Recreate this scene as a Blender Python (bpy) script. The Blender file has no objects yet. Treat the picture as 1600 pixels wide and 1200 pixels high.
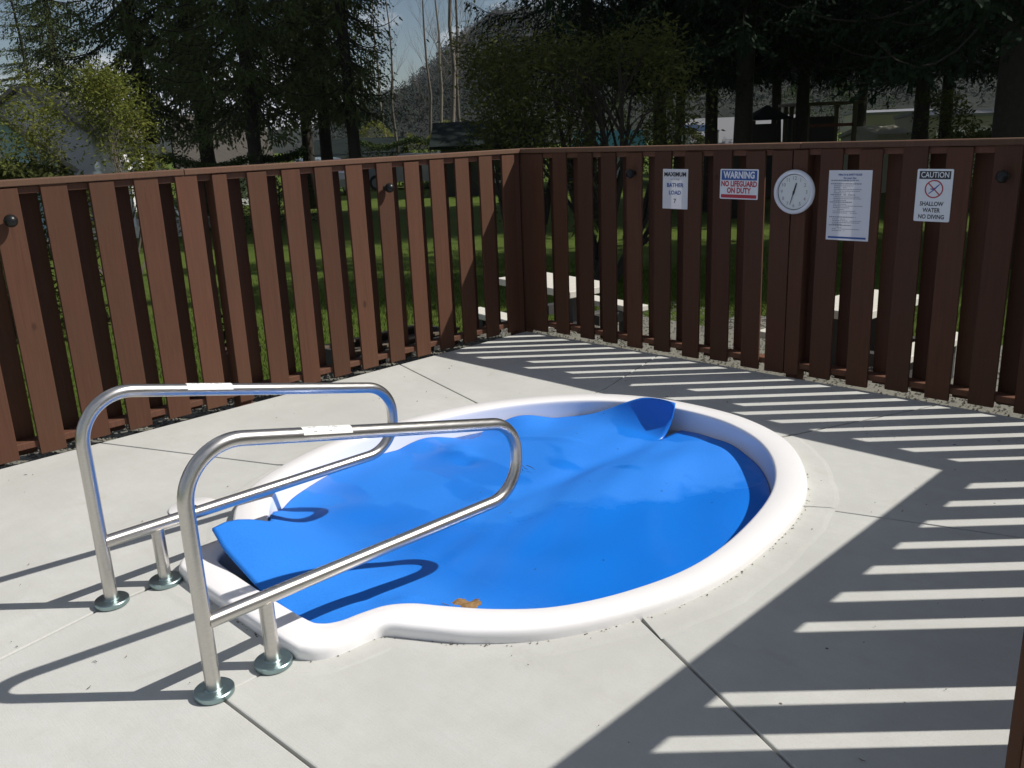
import bpy, bmesh, math, random
import numpy as np
from mathutils import Vector, Matrix, Euler

# ------------------------------------------------------------------ camera, sky, sun, exposure
scene = bpy.context.scene
COL = scene.collection
PI = math.pi
CAM = Vector((5.21648, -5.31319, 1.66423))
FPX, PITCH, ROLL, YAW = 1377.45, 0.279383, -0.0412776, 2.3665493
dv = Vector((math.cos(YAW)*math.cos(PITCH), math.sin(YAW)*math.cos(PITCH), -math.sin(PITCH)))
rv = dv.cross(Vector((0, 0, 1))).normalized()
uv = rv.cross(dv)
r2 = math.cos(ROLL)*rv + math.sin(ROLL)*uv
u2 = -math.sin(ROLL)*rv + math.cos(ROLL)*uv
camd = bpy.data.cameras.new('camera')
cam = bpy.data.objects.new('camera', camd)
COL.objects.link(cam)
m = Matrix((r2, u2, -dv)).transposed().to_4x4()
m.translation = CAM
cam.matrix_world = m
camd.sensor_fit = 'HORIZONTAL'
camd.sensor_width = 36.0
camd.lens = FPX/1600.0*36.0
camd.clip_start = 0.05
camd.clip_end = 5000
scene.camera = cam

SUN_EL = math.radians(45.2)
SUN_AZ = math.radians(44.0)          # direction towards the sun, from +X towards +Y
world = bpy.data.worlds.new('World')
scene.world = world
world.use_nodes = True
wn, wl = world.node_tree.nodes, world.node_tree.links
wn.clear()
wo = wn.new('ShaderNodeOutputWorld')
wb = wn.new('ShaderNodeBackground')
wb.inputs['Strength'].default_value = 0.05
sky = wn.new('ShaderNodeTexSky')
sky.sky_type = 'NISHITA'
sky.sun_disc = False
sky.sun_elevation = SUN_EL
sky.sun_rotation = PI/2 - SUN_AZ
sky.air_density = 1.0
sky.dust_density = 0.4
sky.ozone_density = 3.0
tc = wn.new('ShaderNodeTexCoord')
mp = wn.new('ShaderNodeMapping')
mp.inputs['Scale'].default_value = (1.0, 1.0, 2.6)
ns = wn.new('ShaderNodeTexNoise')
ns.inputs['Scale'].default_value = 4.5
ns.inputs['Detail'].default_value = 7
ns.inputs['Roughness'].default_value = 0.6
cr = wn.new('ShaderNodeValToRGB')
cr.color_ramp.elements[0].position = 0.47
cr.color_ramp.elements[1].position = 0.60
mx = wn.new('ShaderNodeMix')
mx.data_type = 'RGBA'
mx.inputs[7].default_value = (11.5, 12.0, 13.0, 1)
wl.new(tc.outputs['Generated'], mp.inputs['Vector'])
wl.new(mp.outputs['Vector'], ns.inputs['Vector'])
wl.new(ns.outputs['Fac'], cr.inputs['Fac'])
wl.new(cr.outputs['Color'], mx.inputs[0])
wl.new(sky.outputs['Color'], mx.inputs[6])
wl.new(mx.outputs[2], wb.inputs['Color'])
wl.new(wb.outputs['Background'], wo.inputs['Surface'])

sl = bpy.data.lights.new('sun', 'SUN')
sl.energy = 5.0
sl.angle = math.radians(0.53)
sl.color = (1.0, 0.955, 0.88)
sun = bpy.data.objects.new('sun', sl)
COL.objects.link(sun)
sd = Vector((math.cos(SUN_EL)*math.cos(SUN_AZ), math.cos(SUN_EL)*math.sin(SUN_AZ), math.sin(SUN_EL)))
sun.rotation_euler = sd.to_track_quat('Z', 'Y').to_euler()
sun.location = (20, 20, 30)

scene.view_settings.view_transform = 'Standard'
scene.view_settings.look = 'None'
scene.view_settings.gamma = 1.0
scene.view_settings.use_curve_mapping = False
scene.view_settings.exposure = 0.08

# ------------------------------------------------------------------ helpers
RNG = random.Random(7)
FWD = Vector((math.cos(YAW), math.sin(YAW), 0))
RGT = Vector((math.sin(YAW), -math.cos(YAW), 0))

def spot(px, depth, z=0.0):
    """ground point at a horizontal distance in front of the standpoint"""
    lat = (px-782.0)/FPX*0.9612*depth
    p = Vector((CAM.x, CAM.y, 0)) + FWD*depth + RGT*lat
    p.z = z
    return p

def zat(px, py, depth):
    return CAM.z + (231.0-0.034*px-py)/FPX*depth*1.0

class MB:
    def __init__(self):
        self.v, self.f, self.mi = [], [], []
    def add(self, vs, fs, mi=0):
        o = len(self.v)
        self.v.extend(vs)
        for f in fs:
            self.f.append(tuple(i+o for i in f))
            self.mi.append(mi)
    def box(self, x0, y0, z0, x1, y1, z1, mi=0, M=None):
        vs = [(x0,y0,z0),(x1,y0,z0),(x1,y1,z0),(x0,y1,z0),(x0,y0,z1),(x1,y0,z1),(x1,y1,z1),(x0,y1,z1)]
        if M is not None:
            vs = [tuple(M @ Vector(v)) for v in vs]
        self.add(vs, [(3,2,1,0),(4,5,6,7),(0,1,5,4),(1,2,6,5),(2,3,7,6),(3,0,4,7)], mi)
    def tube(self, pts, rad, n=10, cap=True, mi=0):
        pts = [Vector(p) for p in pts]
        k = len(pts)
        if not hasattr(rad, '__len__'):
            rad = [rad]*k
        t0 = (pts[1]-pts[0]).normalized()
        a = Vector((0, 0, 1)) if abs(t0.z) < 0.9 else Vector((1, 0, 0))
        nrm = t0.cross(a).normalized()
        vs = []
        for i in range(k):
            t = (pts[min(i+1, k-1)]-pts[max(i-1, 0)])
            t = t.normalized() if t.length > 1e-9 else t0
            nrm = (nrm - t*nrm.dot(t))
            nrm = nrm.normalized() if nrm.length > 1e-6 else t.orthogonal().normalized()
            b = t.cross(nrm)
            for j in range(n):
                c, s = math.cos(2*PI*j/n), math.sin(2*PI*j/n)
                vs.append(tuple(pts[i] + (nrm*c+b*s)*rad[i]))
        fs = []
        for i in range(k-1):
            for j in range(n):
                q = (j+1) % n
                fs.append((i*n+j, i*n+q, (i+1)*n+q, (i+1)*n+j))
        if cap:
            fs.append(tuple(range(n-1, -1, -1)))
            fs.append(tuple((k-1)*n+j for j in range(n)))
        self.add(vs, fs, mi)
    def lathe(self, prof, n=24, M=None, mi=0):
        vs, fs = [], []
        for r, z in prof:
            for j in range(n):
                v = Vector((r*math.cos(2*PI*j/n), r*math.sin(2*PI*j/n), z))
                vs.append(tuple(M @ v) if M is not None else tuple(v))
        for i in range(len(prof)-1):
            for j in range(n):
                q = (j+1) % n
                fs.append((i*n+j, i*n+q, (i+1)*n+q, (i+1)*n+j))
        fs.append(tuple(range(n-1, -1, -1)))
        fs.append(tuple((len(prof)-1)*n+j for j in range(n)))
        self.add(vs, fs, mi)
    def mesh(self, name, mats, smooth=False):
        me = bpy.data.meshes.new(name)
        me.from_pydata(self.v, [], self.f)
        if not isinstance(mats, (list, tuple)):
            mats = [mats]
        for q in mats:
            me.materials.append(q)
        if len(mats) > 1:
            me.polygons.foreach_set('material_index', self.mi)
        if smooth:
            me.polygons.foreach_set('use_smooth', [True]*len(me.polygons))
        me.update()
        return me
    def build(self, name, mats, parent=None, smooth=False):
        return link(name, self.mesh(name, mats, smooth), parent)

def link(name, me, parent=None):
    o = bpy.data.objects.new(name, me)
    COL.objects.link(o)
    if parent is not None:
        o.parent = parent
    return o

def thing(name, label, cat, loc=(0, 0, 0), rz=0.0, group=None):
    o = bpy.data.objects.new(name, None)
    COL.objects.link(o)
    o.empty_display_size = 0.1
    o.location = loc
    o.rotation_euler = (0, 0, rz)
    return tag(o, label, cat, group)

def tag(o, label, cat, group=None, kind=None):
    if label: o['label'] = label
    if cat: o['category'] = cat
    if group: o['group'] = group
    if kind: o['kind'] = kind
    return o

def struct(o, label=None):
    o['kind'] = 'structure'
    if label: o['label'] = label
    return o

def autosmooth(o, ang=35):
    me = o.data
    bm = bmesh.new(); bm.from_mesh(me)
    for f in bm.faces: f.smooth = True
    for e in bm.edges:
        e.smooth = not (len(e.link_faces) == 2 and e.calc_face_angle(0) > math.radians(ang))
    bm.to_mesh(me); bm.free()
    return o

def bevel_mesh(me, w, seg=1):
    bm = bmesh.new(); bm.from_mesh(me)
    bmesh.ops.bevel(bm, geom=list(bm.edges), offset=w, segments=seg, affect='EDGES', profile=0.5)
    bm.to_mesh(me); bm.free()
    return me

# ------------------------------------------------------------------ materials
def new_mat(name):
    mt = bpy.data.materials.new(name)
    mt.use_nodes = True
    nt = mt.node_tree
    return mt, nt, nt.nodes['Principled BSDF']

def N(nt, t, **kw):
    n = nt.nodes.new('ShaderNode'+t)
    for k, v in kw.items():
        n.inputs[k.replace('_', ' ')].default_value = v
    return n

def noise(nt, vec, scale, detail=4, rough=0.55, dist=0.0):
    n = N(nt, 'TexNoise', Scale=scale, Detail=detail, Roughness=rough, Distortion=dist)
    nt.links.new(vec, n.inputs['Vector'])
    return n.outputs['Fac']

def ramp(nt, fac, stops):
    n = nt.nodes.new('ShaderNodeValToRGB')
    el = n.color_ramp.elements
    while len(el) < len(stops): el.new(0.5)
    for e, (p, c) in zip(el, stops):
        e.position = p
        e.color = (c, c, c, 1) if not hasattr(c, '__len__') else (*c, 1)
    nt.links.new(fac, n.inputs['Fac'])
    return n.outputs['Color']

def mix(nt, fac, a, b, mode='MIX'):
    n = nt.nodes.new('ShaderNodeMix')
    n.data_type = 'RGBA'; n.blend_type = mode
    for sock, v in ((0, fac), (6, a), (7, b)):
        if hasattr(v, 'is_linked'): nt.links.new(v, n.inputs[sock])
        elif hasattr(v, '__len__'): n.inputs[sock].default_value = (*v, 1) if len(v) == 3 else v
        else: n.inputs[sock].default_value = v
    return n.outputs[2]

def coords(nt, kind='Object', scale=None):
    t = nt.nodes.new('ShaderNodeTexCoord')
    o = t.outputs[kind]
    if scale:
        mpn = N(nt, 'Mapping', Scale=scale)
        nt.links.new(o, mpn.inputs['Vector'])
        o = mpn.outputs['Vector']
    return o

def bump(nt, bs, h, strength=0.2, dist=0.01):
    b = N(nt, 'Bump', Strength=strength, Distance=dist)
    nt.links.new(h, b.inputs['Height'])
    nt.links.new(b.outputs['Normal'], bs.inputs['Normal'])

def simple(name, col, rough=0.6, metal=0.0, var=0.12, scale=8.0, spec=None, coat=0.0):
    mt, nt, bs = new_mat(name)
    v = coords(nt)
    f = noise(nt, v, scale, 5)
    c = mix(nt, f, tuple(x*(1-var*1.6) for x in col), tuple(min(1, x*(1+var*1.6)) for x in col))
    nt.links.new(c, bs.inputs['Base Color'])
    bs.inputs['Roughness'].default_value = rough
    bs.inputs['Metallic'].default_value = metal
    if spec is not None: bs.inputs['Specular IOR Level'].default_value = spec
    if coat: bs.inputs['Coat Weight'].default_value = coat
    return mt

def mat_concrete(name, base=(0.518, 0.522, 0.502)):
    mt, nt, bs = new_mat(name)
    v = coords(nt)
    big = noise(nt, v, 1.3, 6, 0.6, 0.4)
    mid = noise(nt, v, 9, 6, 0.65)
    fine = noise(nt, v, 420, 2, 0.5)
    c = mix(nt, ramp(nt, big, [(0.3, 0.0), (0.7, 1.0)]), tuple(x*0.86 for x in base), tuple(x*1.08 for x in base))
    c = mix(nt, ramp(nt, mid, [(0.35, 0.0), (0.75, 0.5)]), c, (base[0]*0.86, base[1]*0.85, base[2]*0.80))
    c = mix(nt, ramp(nt, fine, [(0.3, 0.35), (0.55, 0.0)]), c, tuple(x*0.72 for x in base))
    grit = noise(nt, v, 130, 3, 0.8)
    c = mix(nt, ramp(nt, grit, [(0.30, 0.30), (0.52, 0.0)]), c, tuple(x*0.70 for x in base))
    swp = noise(nt, coords(nt, 'Object', (3.0, 42, 3.0)), 1.0, 4, 0.65, 0.6)
    c = mix(nt, ramp(nt, swp, [(0.48, 0.0), (0.75, 0.22)]), c, tuple(x*0.80 for x in base))
    # scattered grime specks of their own shape
    vo = N(nt, 'TexVoronoi', Scale=9.0, Randomness=1.0)
    nt.links.new(v, vo.inputs['Vector'])
    wn1 = N(nt, 'TexWhiteNoise')
    nt.links.new(vo.outputs['Position'], wn1.inputs['Vector'])
    sp = nt.nodes.new('ShaderNodeMath'); sp.operation = 'MULTIPLY'
    d1 = ramp(nt, vo.outputs['Distance'], [(0.035, 1.0), (0.06, 0.0)])
    d2 = ramp(nt, wn1.outputs['Value'], [(0.86, 0.0), (0.87, 1.0)])
    nt.links.new(d1, sp.inputs[0]); nt.links.new(d2, sp.inputs[1])
    c = mix(nt, sp.outputs[0], c, (0.10, 0.09, 0.07))
    st = noise(nt, coords(nt, 'Object', (1, 1, 1)), 2.2, 8, 0.7, 1.2)
    c = mix(nt, ramp(nt, st, [(0.58, 0.0), (0.78, 0.38)]), c, (0.36, 0.34, 0.26))
    nt.links.new(c, bs.inputs['Base Color'])
    bs.inputs['Roughness'].default_value = 0.88
    bs.inputs['Specular IOR Level'].default_value = 0.25
    br = noise(nt, coords(nt, 'Object', (14, 220, 14)), 1.0, 3, 0.6)
    h = nt.nodes.new('ShaderNodeMath'); h.operation = 'ADD'
    nt.links.new(br, h.inputs[0]); nt.links.new(fine, h.inputs[1])
    bump(nt, bs, h.outputs[0], 0.16, 0.004)
    return mt

def mat_wood(name, col=(0.088, 0.0375, 0.0225)):
    mt, nt, bs = new_mat(name)
    oi = nt.nodes.new('ShaderNodeObjectInfo')
    t = nt.nodes.new('ShaderNodeTexCoord')
    addv = nt.nodes.new('ShaderNodeVectorMath'); addv.operation = 'ADD'
    sc = nt.nodes.new('ShaderNodeVectorMath'); sc.operation = 'SCALE'
    comb = nt.nodes.new('ShaderNodeCombineXYZ')
    for k in range(3): nt.links.new(oi.outputs['Random'], comb.inputs[k])
    nt.links.new(comb.outputs[0], sc.inputs[0]); sc.inputs['Scale'].default_value = 37.0
    nt.links.new(t.outputs['Object'], addv.inputs[0]); nt.links.new(sc.outputs[0], addv.inputs[1])
    mpn = N(nt, 'Mapping', Scale=(26, 26, 1.1))
    nt.links.new(addv.outputs[0], mpn.inputs['Vector'])
    g = noise(nt, mpn.outputs['Vector'], 2.0, 6, 0.62, 1.4)
    big = noise(nt, addv.outputs[0], 2.4, 4, 0.6)
    c = mix(nt, ramp(nt, g, [(0.25, 0.0), (0.75, 1.0)]), tuple(x*0.82 for x in col), tuple(x*1.17 for x in col))
    c = mix(nt, ramp(nt, big, [(0.35, 0.0), (0.75, 0.45)]), c, (col[0]*0.80, col[1]*1.16, col[2]*1.08))
    hs = N(nt, 'HueSaturation', Saturation=1.0)
    vr = nt.nodes.new('ShaderNodeMapRange')
    vr.inputs['To Min'].default_value = 0.86; vr.inputs['To Max'].default_value = 1.14
    nt.links.new(oi.outputs['Random'], vr.inputs['Value'])
    nt.links.new(vr.outputs[0], hs.inputs['Value'])
    vr.inputs['To Min'].default_value = 0.78; vr.inputs['To Max'].default_value = 1.18
    nt.links.new(c, hs.inputs['Color'])
    # knots
    vo = N(nt, 'TexVoronoi', Scale=3.0, Randomness=1.0)
    mk = N(nt, 'Mapping', Scale=(1.0, 1.0, 0.55))
    nt.links.new(addv.outputs[0], mk.inputs['Vector']); nt.links.new(mk.outputs['Vector'], vo.inputs['Vector'])
    kn = ramp(nt, vo.outputs['Distance'], [(0.03, 0.75), (0.055, 0.0)])
    c = mix(nt, kn, hs.outputs['Color'], tuple(x*0.45 for x in col))
    nt.links.new(c, bs.inputs['Base Color'])
    bs.inputs['Roughness'].default_value = 0.72
    bs.inputs['Specular IOR Level'].default_value = 0.2
    bump(nt, bs, g, 0.25, 0.004)
    return mt

def mat_leaf(name, c1, c2, trans=0.25, scale=0.8):
    mt, nt, bs = new_mat(name)
    v = coords(nt)
    f = noise(nt, v, scale, 3, 0.6)
    f2 = noise(nt, v, scale*14, 2)
    c = mix(nt, ramp(nt, f, [(0.3, 0.0), (0.7, 1.0)]), c1, c2)
    c = mix(nt, ramp(nt, f2, [(0.35, 0.0), (0.7, 0.45)]), c, tuple(x*0.55 for x in c1))
    nt.links.new(c, bs.inputs['Base Color'])
    bs.inputs['Roughness'].default_value = 0.75
    bs.inputs['Specular IOR Level'].default_value = 0.06
    tr = nt.nodes.new('ShaderNodeBsdfTranslucent')
    nt.links.new(c, tr.inputs['Color'])
    ms = nt.nodes.new('ShaderNodeMixShader')
    ms.inputs[0].default_value = trans
    nt.links.new(bs.outputs[0], ms.inputs[1]); nt.links.new(tr.outputs[0], ms.inputs[2])
    nt.links.new(ms.outputs[0], nt.nodes['Material Output'].inputs['Surface'])
    return mt

def mat_paper(name, col):
    mt, nt, bs = new_mat(name)
    bs.inputs['Base Color'].default_value = (*col, 1)
    bs.inputs['Roughness'].default_value = 0.45
    tr = nt.nodes.new('ShaderNodeBsdfTranslucent')
    tr.inputs['Color'].default_value = (*col, 1)
    ms = nt.nodes.new('ShaderNodeMixShader')
    ms.inputs[0].default_value = 0.12
    nt.links.new(bs.outputs[0], ms.inputs[1]); nt.links.new(tr.outputs[0], ms.inputs[2])
    nt.links.new(ms.outputs[0], nt.nodes['Material Output'].inputs['Surface'])
    return mt

def mat_steel():
    mt, nt, bs = new_mat('brushed_steel')
    v = coords(nt, 'Object', (60, 2.2, 60))
    f = noise(nt, v, 3.0, 4)
    bs.inputs['Metallic'].default_value = 1.0
    c = mix(nt, f, (0.50, 0.48, 0.455), (0.64, 0.62, 0.59))
    nt.links.new(c, bs.inputs['Base Color'])
    r = nt.nodes.new('ShaderNodeMapRange')
    r.inputs['To Min'].default_value = 0.24; r.inputs['To Max'].default_value = 0.37
    nt.links.new(f, r.inputs['Value'])
    nt.links.new(r.outputs[0], bs.inputs['Roughness'])
    return mt

def mat_cover():
    mt, nt, bs = new_mat('blue_foam')
    v = coords(nt)
    big = noise(nt, v, 2.0, 4, 0.55)
    fine = noise(nt, v, 150, 3, 0.7)
    c = mix(nt, big, (0.012, 0.175, 0.66), (0.018, 0.215, 0.74))
    c = mix(nt, ramp(nt, fine, [(0.3, 0.5), (0.62, 0.0)]), c, (0.008, 0.125, 0.52))
    # puddled rain water: darker and glossy below an irregular shore line
    sx = nt.nodes.new('ShaderNodeSeparateXYZ')
    wob = N(nt, 'TexNoise', Scale=2.6, Detail=4.0, Roughness=0.5)
    nt.links.new(v, wob.inputs['Vector'])
    nt.links.new(v, sx.inputs[0])
    def mth(op, a, b):
        q = nt.nodes.new('ShaderNodeMath'); q.operation = op
        for i, w in enumerate((a, b)):
            if hasattr(w, 'is_linked'): nt.links.new(w, q.inputs[i])
            else: q.inputs[i].default_value = w
        return q.outputs[0]
    # distance across the shore, running along the fold of the sheet
    lin = mth('ADD', mth('MULTIPLY', sx.outputs['X'], 0.86), mth('MULTIPLY', sx.outputs['Y'], -0.47))
    lin = mth('ADD', lin, mth('MULTIPLY', mth('SUBTRACT', wob.outputs['Fac'], 0.5), 0.55))
    wet = ramp(nt, mth('SUBTRACT', lin, 2.95), [(0.46, 0.0), (0.53, 1.0)])
    nt.nodes[-1]
    dry_tab = ramp(nt, mth('ADD', sx.outputs['Y'], 4.0), [(0.62, 0.0), (0.85, 1.0)])
    pud = N(nt, 'TexNoise', Scale=1.7, Detail=3.0, Roughness=0.45)
    nt.links.new(coords(nt, 'Object', (1.0, 1.6, 1.0)), pud.inputs['Vector'])
    wet = mth('MAXIMUM', wet, mth('MULTIPLY', ramp(nt, pud.outputs['Fac'], [(0.54, 0.0), (0.58, 1.0)]), 0.7))
    wet = mth('MULTIPLY', wet, dry_tab)
    c = mix(nt, mth('MULTIPLY', wet, 0.6), c, (0.005, 0.145, 0.62))
    vo = N(nt, 'TexVoronoi', Scale=14.0, Randomness=1.0)
    nt.links.new(v, vo.inputs['Vector'])
    w1 = N(nt, 'TexWhiteNoise'); nt.links.new(vo.outputs['Position'], w1.inputs['Vector'])
    sp = mth('MULTIPLY', ramp(nt, vo.outputs['Distance'], [(0.05, 1.0), (0.075, 0.0)]), ramp(nt, w1.outputs['Value'], [(0.82, 0.0), (0.83, 1.0)]))
    c = mix(nt, sp, c, (0.02, 0.03, 0.05))
    nt.links.new(c, bs.inputs['Base Color'])
    rr = mth('SUBTRACT', 0.75, mth('MULTIPLY', wet, 0.58))
    nt.links.new(rr, bs.inputs['Roughness'])
    bs.inputs['Specular IOR Level'].default_value = 0.35
    bump(nt, bs, fine, 0.06, 0.003)
    return mt

M = {}
M['deck'] = mat_concrete('deck_concrete')
M['collar'] = mat_concrete('collar_concrete', (0.530, 0.533, 0.512))
M['wood'] = mat_wood('stained_wood')
M['cap'] = mat_wood('stained_cap', (0.128, 0.066, 0.043))
M['rail'] = mat_wood('stained_rail', (0.125, 0.055, 0.035))
M['gelcoat'] = simple('white_gelcoat', (0.84, 0.83, 0.84), 0.22, var=0.02, scale=3, coat=0.15)
M['steel'] = mat_steel()
M['flange'] = simple('flange_steel', (0.30, 0.40, 0.41), 0.36, 1.0, var=0.14, scale=30)
M['cover'] = mat_cover()
M['white_vinyl'] = simple('white_vinyl', (0.78, 0.78, 0.76), 0.4, var=0.03)
M['ink_gray'] = simple('ink_gray', (0.30, 0.30, 0.33), 0.6, var=0.05)
M['paper'] = mat_paper('paper', (0.76, 0.76, 0.80))
M['paper_print'] = simple('print_gray', (0.24, 0.25, 0.30), 0.6, var=0.1, scale=200)
M['plate'] = simple('sign_plate', (0.72, 0.74, 0.77), 0.35, var=0.03)
M['ink_black'] = simple('ink_black', (0.025, 0.025, 0.03), 0.5, var=0.1)
M['ink_blue'] = simple('ink_blue', (0.03, 0.09, 0.32), 0.5, var=0.05)
M['ink_red'] = simple('ink_red', (0.42, 0.03, 0.05), 0.5, var=0.05)
M['ink_white'] = simple('ink_white', (0.72, 0.74, 0.76), 0.5, var=0.03)
M['clock_white'] = simple('clock_white', (0.70, 0.71, 0.76), 0.22, var=0.02, coat=0.3)
M['clock_face'] = simple('clock_face', (0.68, 0.70, 0.68), 0.5, var=0.02)
M['black_plastic'] = simple('black_plastic', (0.010, 0.010, 0.010), 0.34, var=0.1, spec=0.3)
M['dry_leaf'] = mat_leaf('dry_leaf', (0.20, 0.11, 0.05), (0.42, 0.27, 0.13), 0.1, 60)
M['twig'] = simple('dead_twig', (0.07, 0.05, 0.03), 0.9)
M['dirt'] = simple('dark_soil', (0.05, 0.04, 0.03), 0.95, var=0.3, scale=20)
M['gravel'] = simple('gravel_gray', (0.15, 0.145, 0.12), 0.9, var=0.45, scale=60)
M['pebble'] = simple('pebble', (0.13, 0.124, 0.105), 0.85, var=0.5, scale=35)
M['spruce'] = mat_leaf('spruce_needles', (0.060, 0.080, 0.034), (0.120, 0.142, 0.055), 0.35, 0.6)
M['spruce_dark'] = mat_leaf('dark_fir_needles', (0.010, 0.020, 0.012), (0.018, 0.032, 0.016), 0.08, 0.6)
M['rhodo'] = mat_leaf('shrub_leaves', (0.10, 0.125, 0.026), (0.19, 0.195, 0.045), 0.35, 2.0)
M['rhodo_dark_shaded'] = mat_leaf('broad_dark_shaded_leaves', (0.050, 0.060, 0.020), (0.105, 0.115, 0.032), 0.25, 1.5)  # darker copy of the shrub leaves; the centre tree's shade is in this colour
M['hedge'] = mat_leaf('hedge_leaves', (0.030, 0.050, 0.016), (0.055, 0.075, 0.025), 0.2, 2.0)
M['spring'] = mat_leaf('spring_leaves', (0.13, 0.15, 0.03), (0.20, 0.20, 0.06), 0.3, 1.0)
M['bark'] = simple('dark_bark', (0.026, 0.021, 0.017), 0.95, var=0.4, scale=14)
M['bark_pale'] = simple('pale_bark', (0.13, 0.115, 0.095), 0.9, var=0.35, scale=9)
M['bark_gray'] = simple('gray_bark', (0.085, 0.072, 0.058), 0.9, var=0.35, scale=9)
M['roof_gray'] = simple('gray_roof', (0.17, 0.155, 0.14), 0.85, var=0.2, scale=12)
M['roof_dark'] = simple('dark_roof', (0.018, 0.024, 0.023), 0.95, spec=0.05, var=0.2, scale=12)
M['roof_shade'] = simple('brown_gray_shingles', (0.085, 0.078, 0.070), 0.9, var=0.25, scale=14, spec=0.1)
M['roof_white_shaded'] = simple('white_roof_shaded', (0.17, 0.175, 0.19), 0.6, var=0.06)  # white roofs, with their partial shade put into a grayer base colour
M['roof_teal'] = simple('teal_roof', (0.06, 0.36, 0.34), 0.5, var=0.08)
M['blue_tarp'] = simple('blue_tarp', (0.07, 0.26, 0.60), 0.4, var=0.1)
M['siding_white'] = simple('white_siding', (0.74, 0.75, 0.75), 0.6, var=0.03)
M['siding_blue'] = simple('pale_blue_siding', (0.32, 0.48, 0.52), 0.6, var=0.05)
M['siding_beige'] = simple('beige_siding', (0.30, 0.29, 0.22), 0.6, var=0.05)
M['siding_brown'] = simple('brown_siding', (0.10, 0.055, 0.045), 0.7, var=0.15)
M['siding_dark'] = simple('dark_siding', (0.04, 0.04, 0.04), 0.7, var=0.15)
M['timber'] = simple('weathered_timber', (0.13, 0.10, 0.07), 0.85, var=0.2)
M['timber_red'] = simple('red_timber', (0.17, 0.06, 0.05), 0.85, var=0.2)
M['pale_concrete'] = simple('pale_concrete', (0.55, 0.53, 0.47), 0.85, var=0.08, scale=12)
M['car_white'] = simple('white_car_paint', (0.55, 0.56, 0.58), 0.25, var=0.02, coat=0.5)
M['car_silver'] = simple('silver_car_paint', (0.36, 0.37, 0.39), 0.3, 0.4, var=0.02, coat=0.5)
M['glass'] = simple('dark_glass', (0.02, 0.025, 0.03), 0.06, var=0.05)
M['rubber'] = simple('rubber', (0.02, 0.02, 0.02), 0.8)
M['lamp_red'] = simple('red_lens', (0.4, 0.02, 0.02), 0.2)

# ------------------------------------------------------------------ tub outline
CX = 2.415
OUT_H = [(2.415,-1.02),(2.75,-1.06),(3.09,-1.23),(3.36,-1.54),(3.54,-1.90),(3.62,-2.36),(3.625,-2.80),(3.54,-3.13),(3.40,-3.41),(3.22,-3.60),(3.06,-3.705),(2.965,-3.765),(2.945,-3.82),(2.94,-3.90),(2.925,-3.975),(2.875,-4.035),(2.78,-4.055),(2.415,-4.058)]
INN_H = [(2.415,-1.155),(2.72,-1.20),(3.01,-1.36),(3.24,-1.62),(3.40,-1.95),(3.495,-2.38),(3.512,-2.74),(3.44,-3.05),(3.325,-3.285),(3.18,-3.435),(3.03,-3.54),(2.925,-3.605),(2.86,-3.68),(2.835,-3.77),(2.822,-3.85),(2.785,-3.905),(2.71,-3.925),(2.415,-3.93)]
def full(h):
    return h + [(2*CX-x, y) for x, y in h[-2:0:-1]]
def catmull(pts, m=6):
    n = len(pts); out = []
    for i in range(n):
        p0, p1, p2, p3 = (np.array(pts[(i+k) % n]) for k in (-1, 0, 1, 2))
        for j in range(m):
            t = j/m
            out.append(tuple(0.5*((2*p1)+(p2-p0)*t+(2*p0-5*p1+4*p2-p3)*t*t+(3*p1-p0-3*p2+p3)*t**3)))
    return out
TUB_O = catmull(full(OUT_H))
TUB_I = catmull(full(INN_H))
TC = np.array((CX, -2.5))

def ray_poly(poly, ang, c=TC):
    d = np.array((math.cos(ang), math.sin(ang)))
    best = 0.0
    n = len(poly)
    for i in range(n):
        a = np.array(poly[i])-c; b = np.array(poly[(i+1) % n])-c
        e = b-a
        den = d[0]*e[1]-d[1]*e[0]
        if abs(den) < 1e-12: continue
        t = (a[0]*e[1]-a[1]*e[0])/den
        s = (a[0]*d[1]-a[1]*d[0])/den
        if t > 0 and -1e-9 <= s <= 1+1e-9: best = max(best, t)
    return best

def offset_poly(poly, d):
    n = len(poly); out = []
    for i in range(n):
        a, b = np.array(poly[i-1]), np.array(poly[(i+1) % n])
        t = b-a; t = t/np.linalg.norm(t)
        nn = np.array((-t[1], t[0]))        # outline runs clockwise
        out.append(tuple(np.array(poly[i])+nn*d))
    return out

# ------------------------------------------------------------------ ground: lawn, gravel, deck
GZ = -0.50
def lawn_z(x, y):
    # deck pad level near the fences, falling away to the lawn
    d = max(0.0, max(-x, y, x-5.2 if x > 5.2 else 0))
    t = min(1.0, max(0.0, (d-0.25)/1.5))
    t = t*t*(3-2*t)
    return -0.09*(1-t) + GZ*t + 0.02*math.sin(x*1.3)*math.sin(y*1.1)*t

def mat_lawn():
    mt, nt, bs = new_mat('lawn_turf')
    v = coords(nt)
    a = noise(nt, v, 0.35, 5, 0.6)
    b = noise(nt, v, 9, 5, 0.7)
    e = noise(nt, v, 90, 3, 0.7)
    c = mix(nt, ramp(nt, a, [(0.3, 0.0), (0.7, 1.0)]), (0.065, 0.115, 0.016), (0.105, 0.150, 0.024))
    c = mix(nt, ramp(nt, b, [(0.35, 0.0), (0.75, 0.6)]), c, (0.125, 0.135, 0.035))
    c = mix(nt, ramp(nt, e, [(0.3, 0.6), (0.6, 0.0)]), c, (0.03, 0.055, 0.012))
    nt.links.new(c, bs.inputs['Base Color'])
    bs.inputs['Roughness'].default_value = 0.9
    bs.inputs['Specular IOR Level'].default_value = 0.1
    bump(nt, bs, e, 0.8, 0.04)
    return mt
M['lawn'] = mat_lawn()

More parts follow.
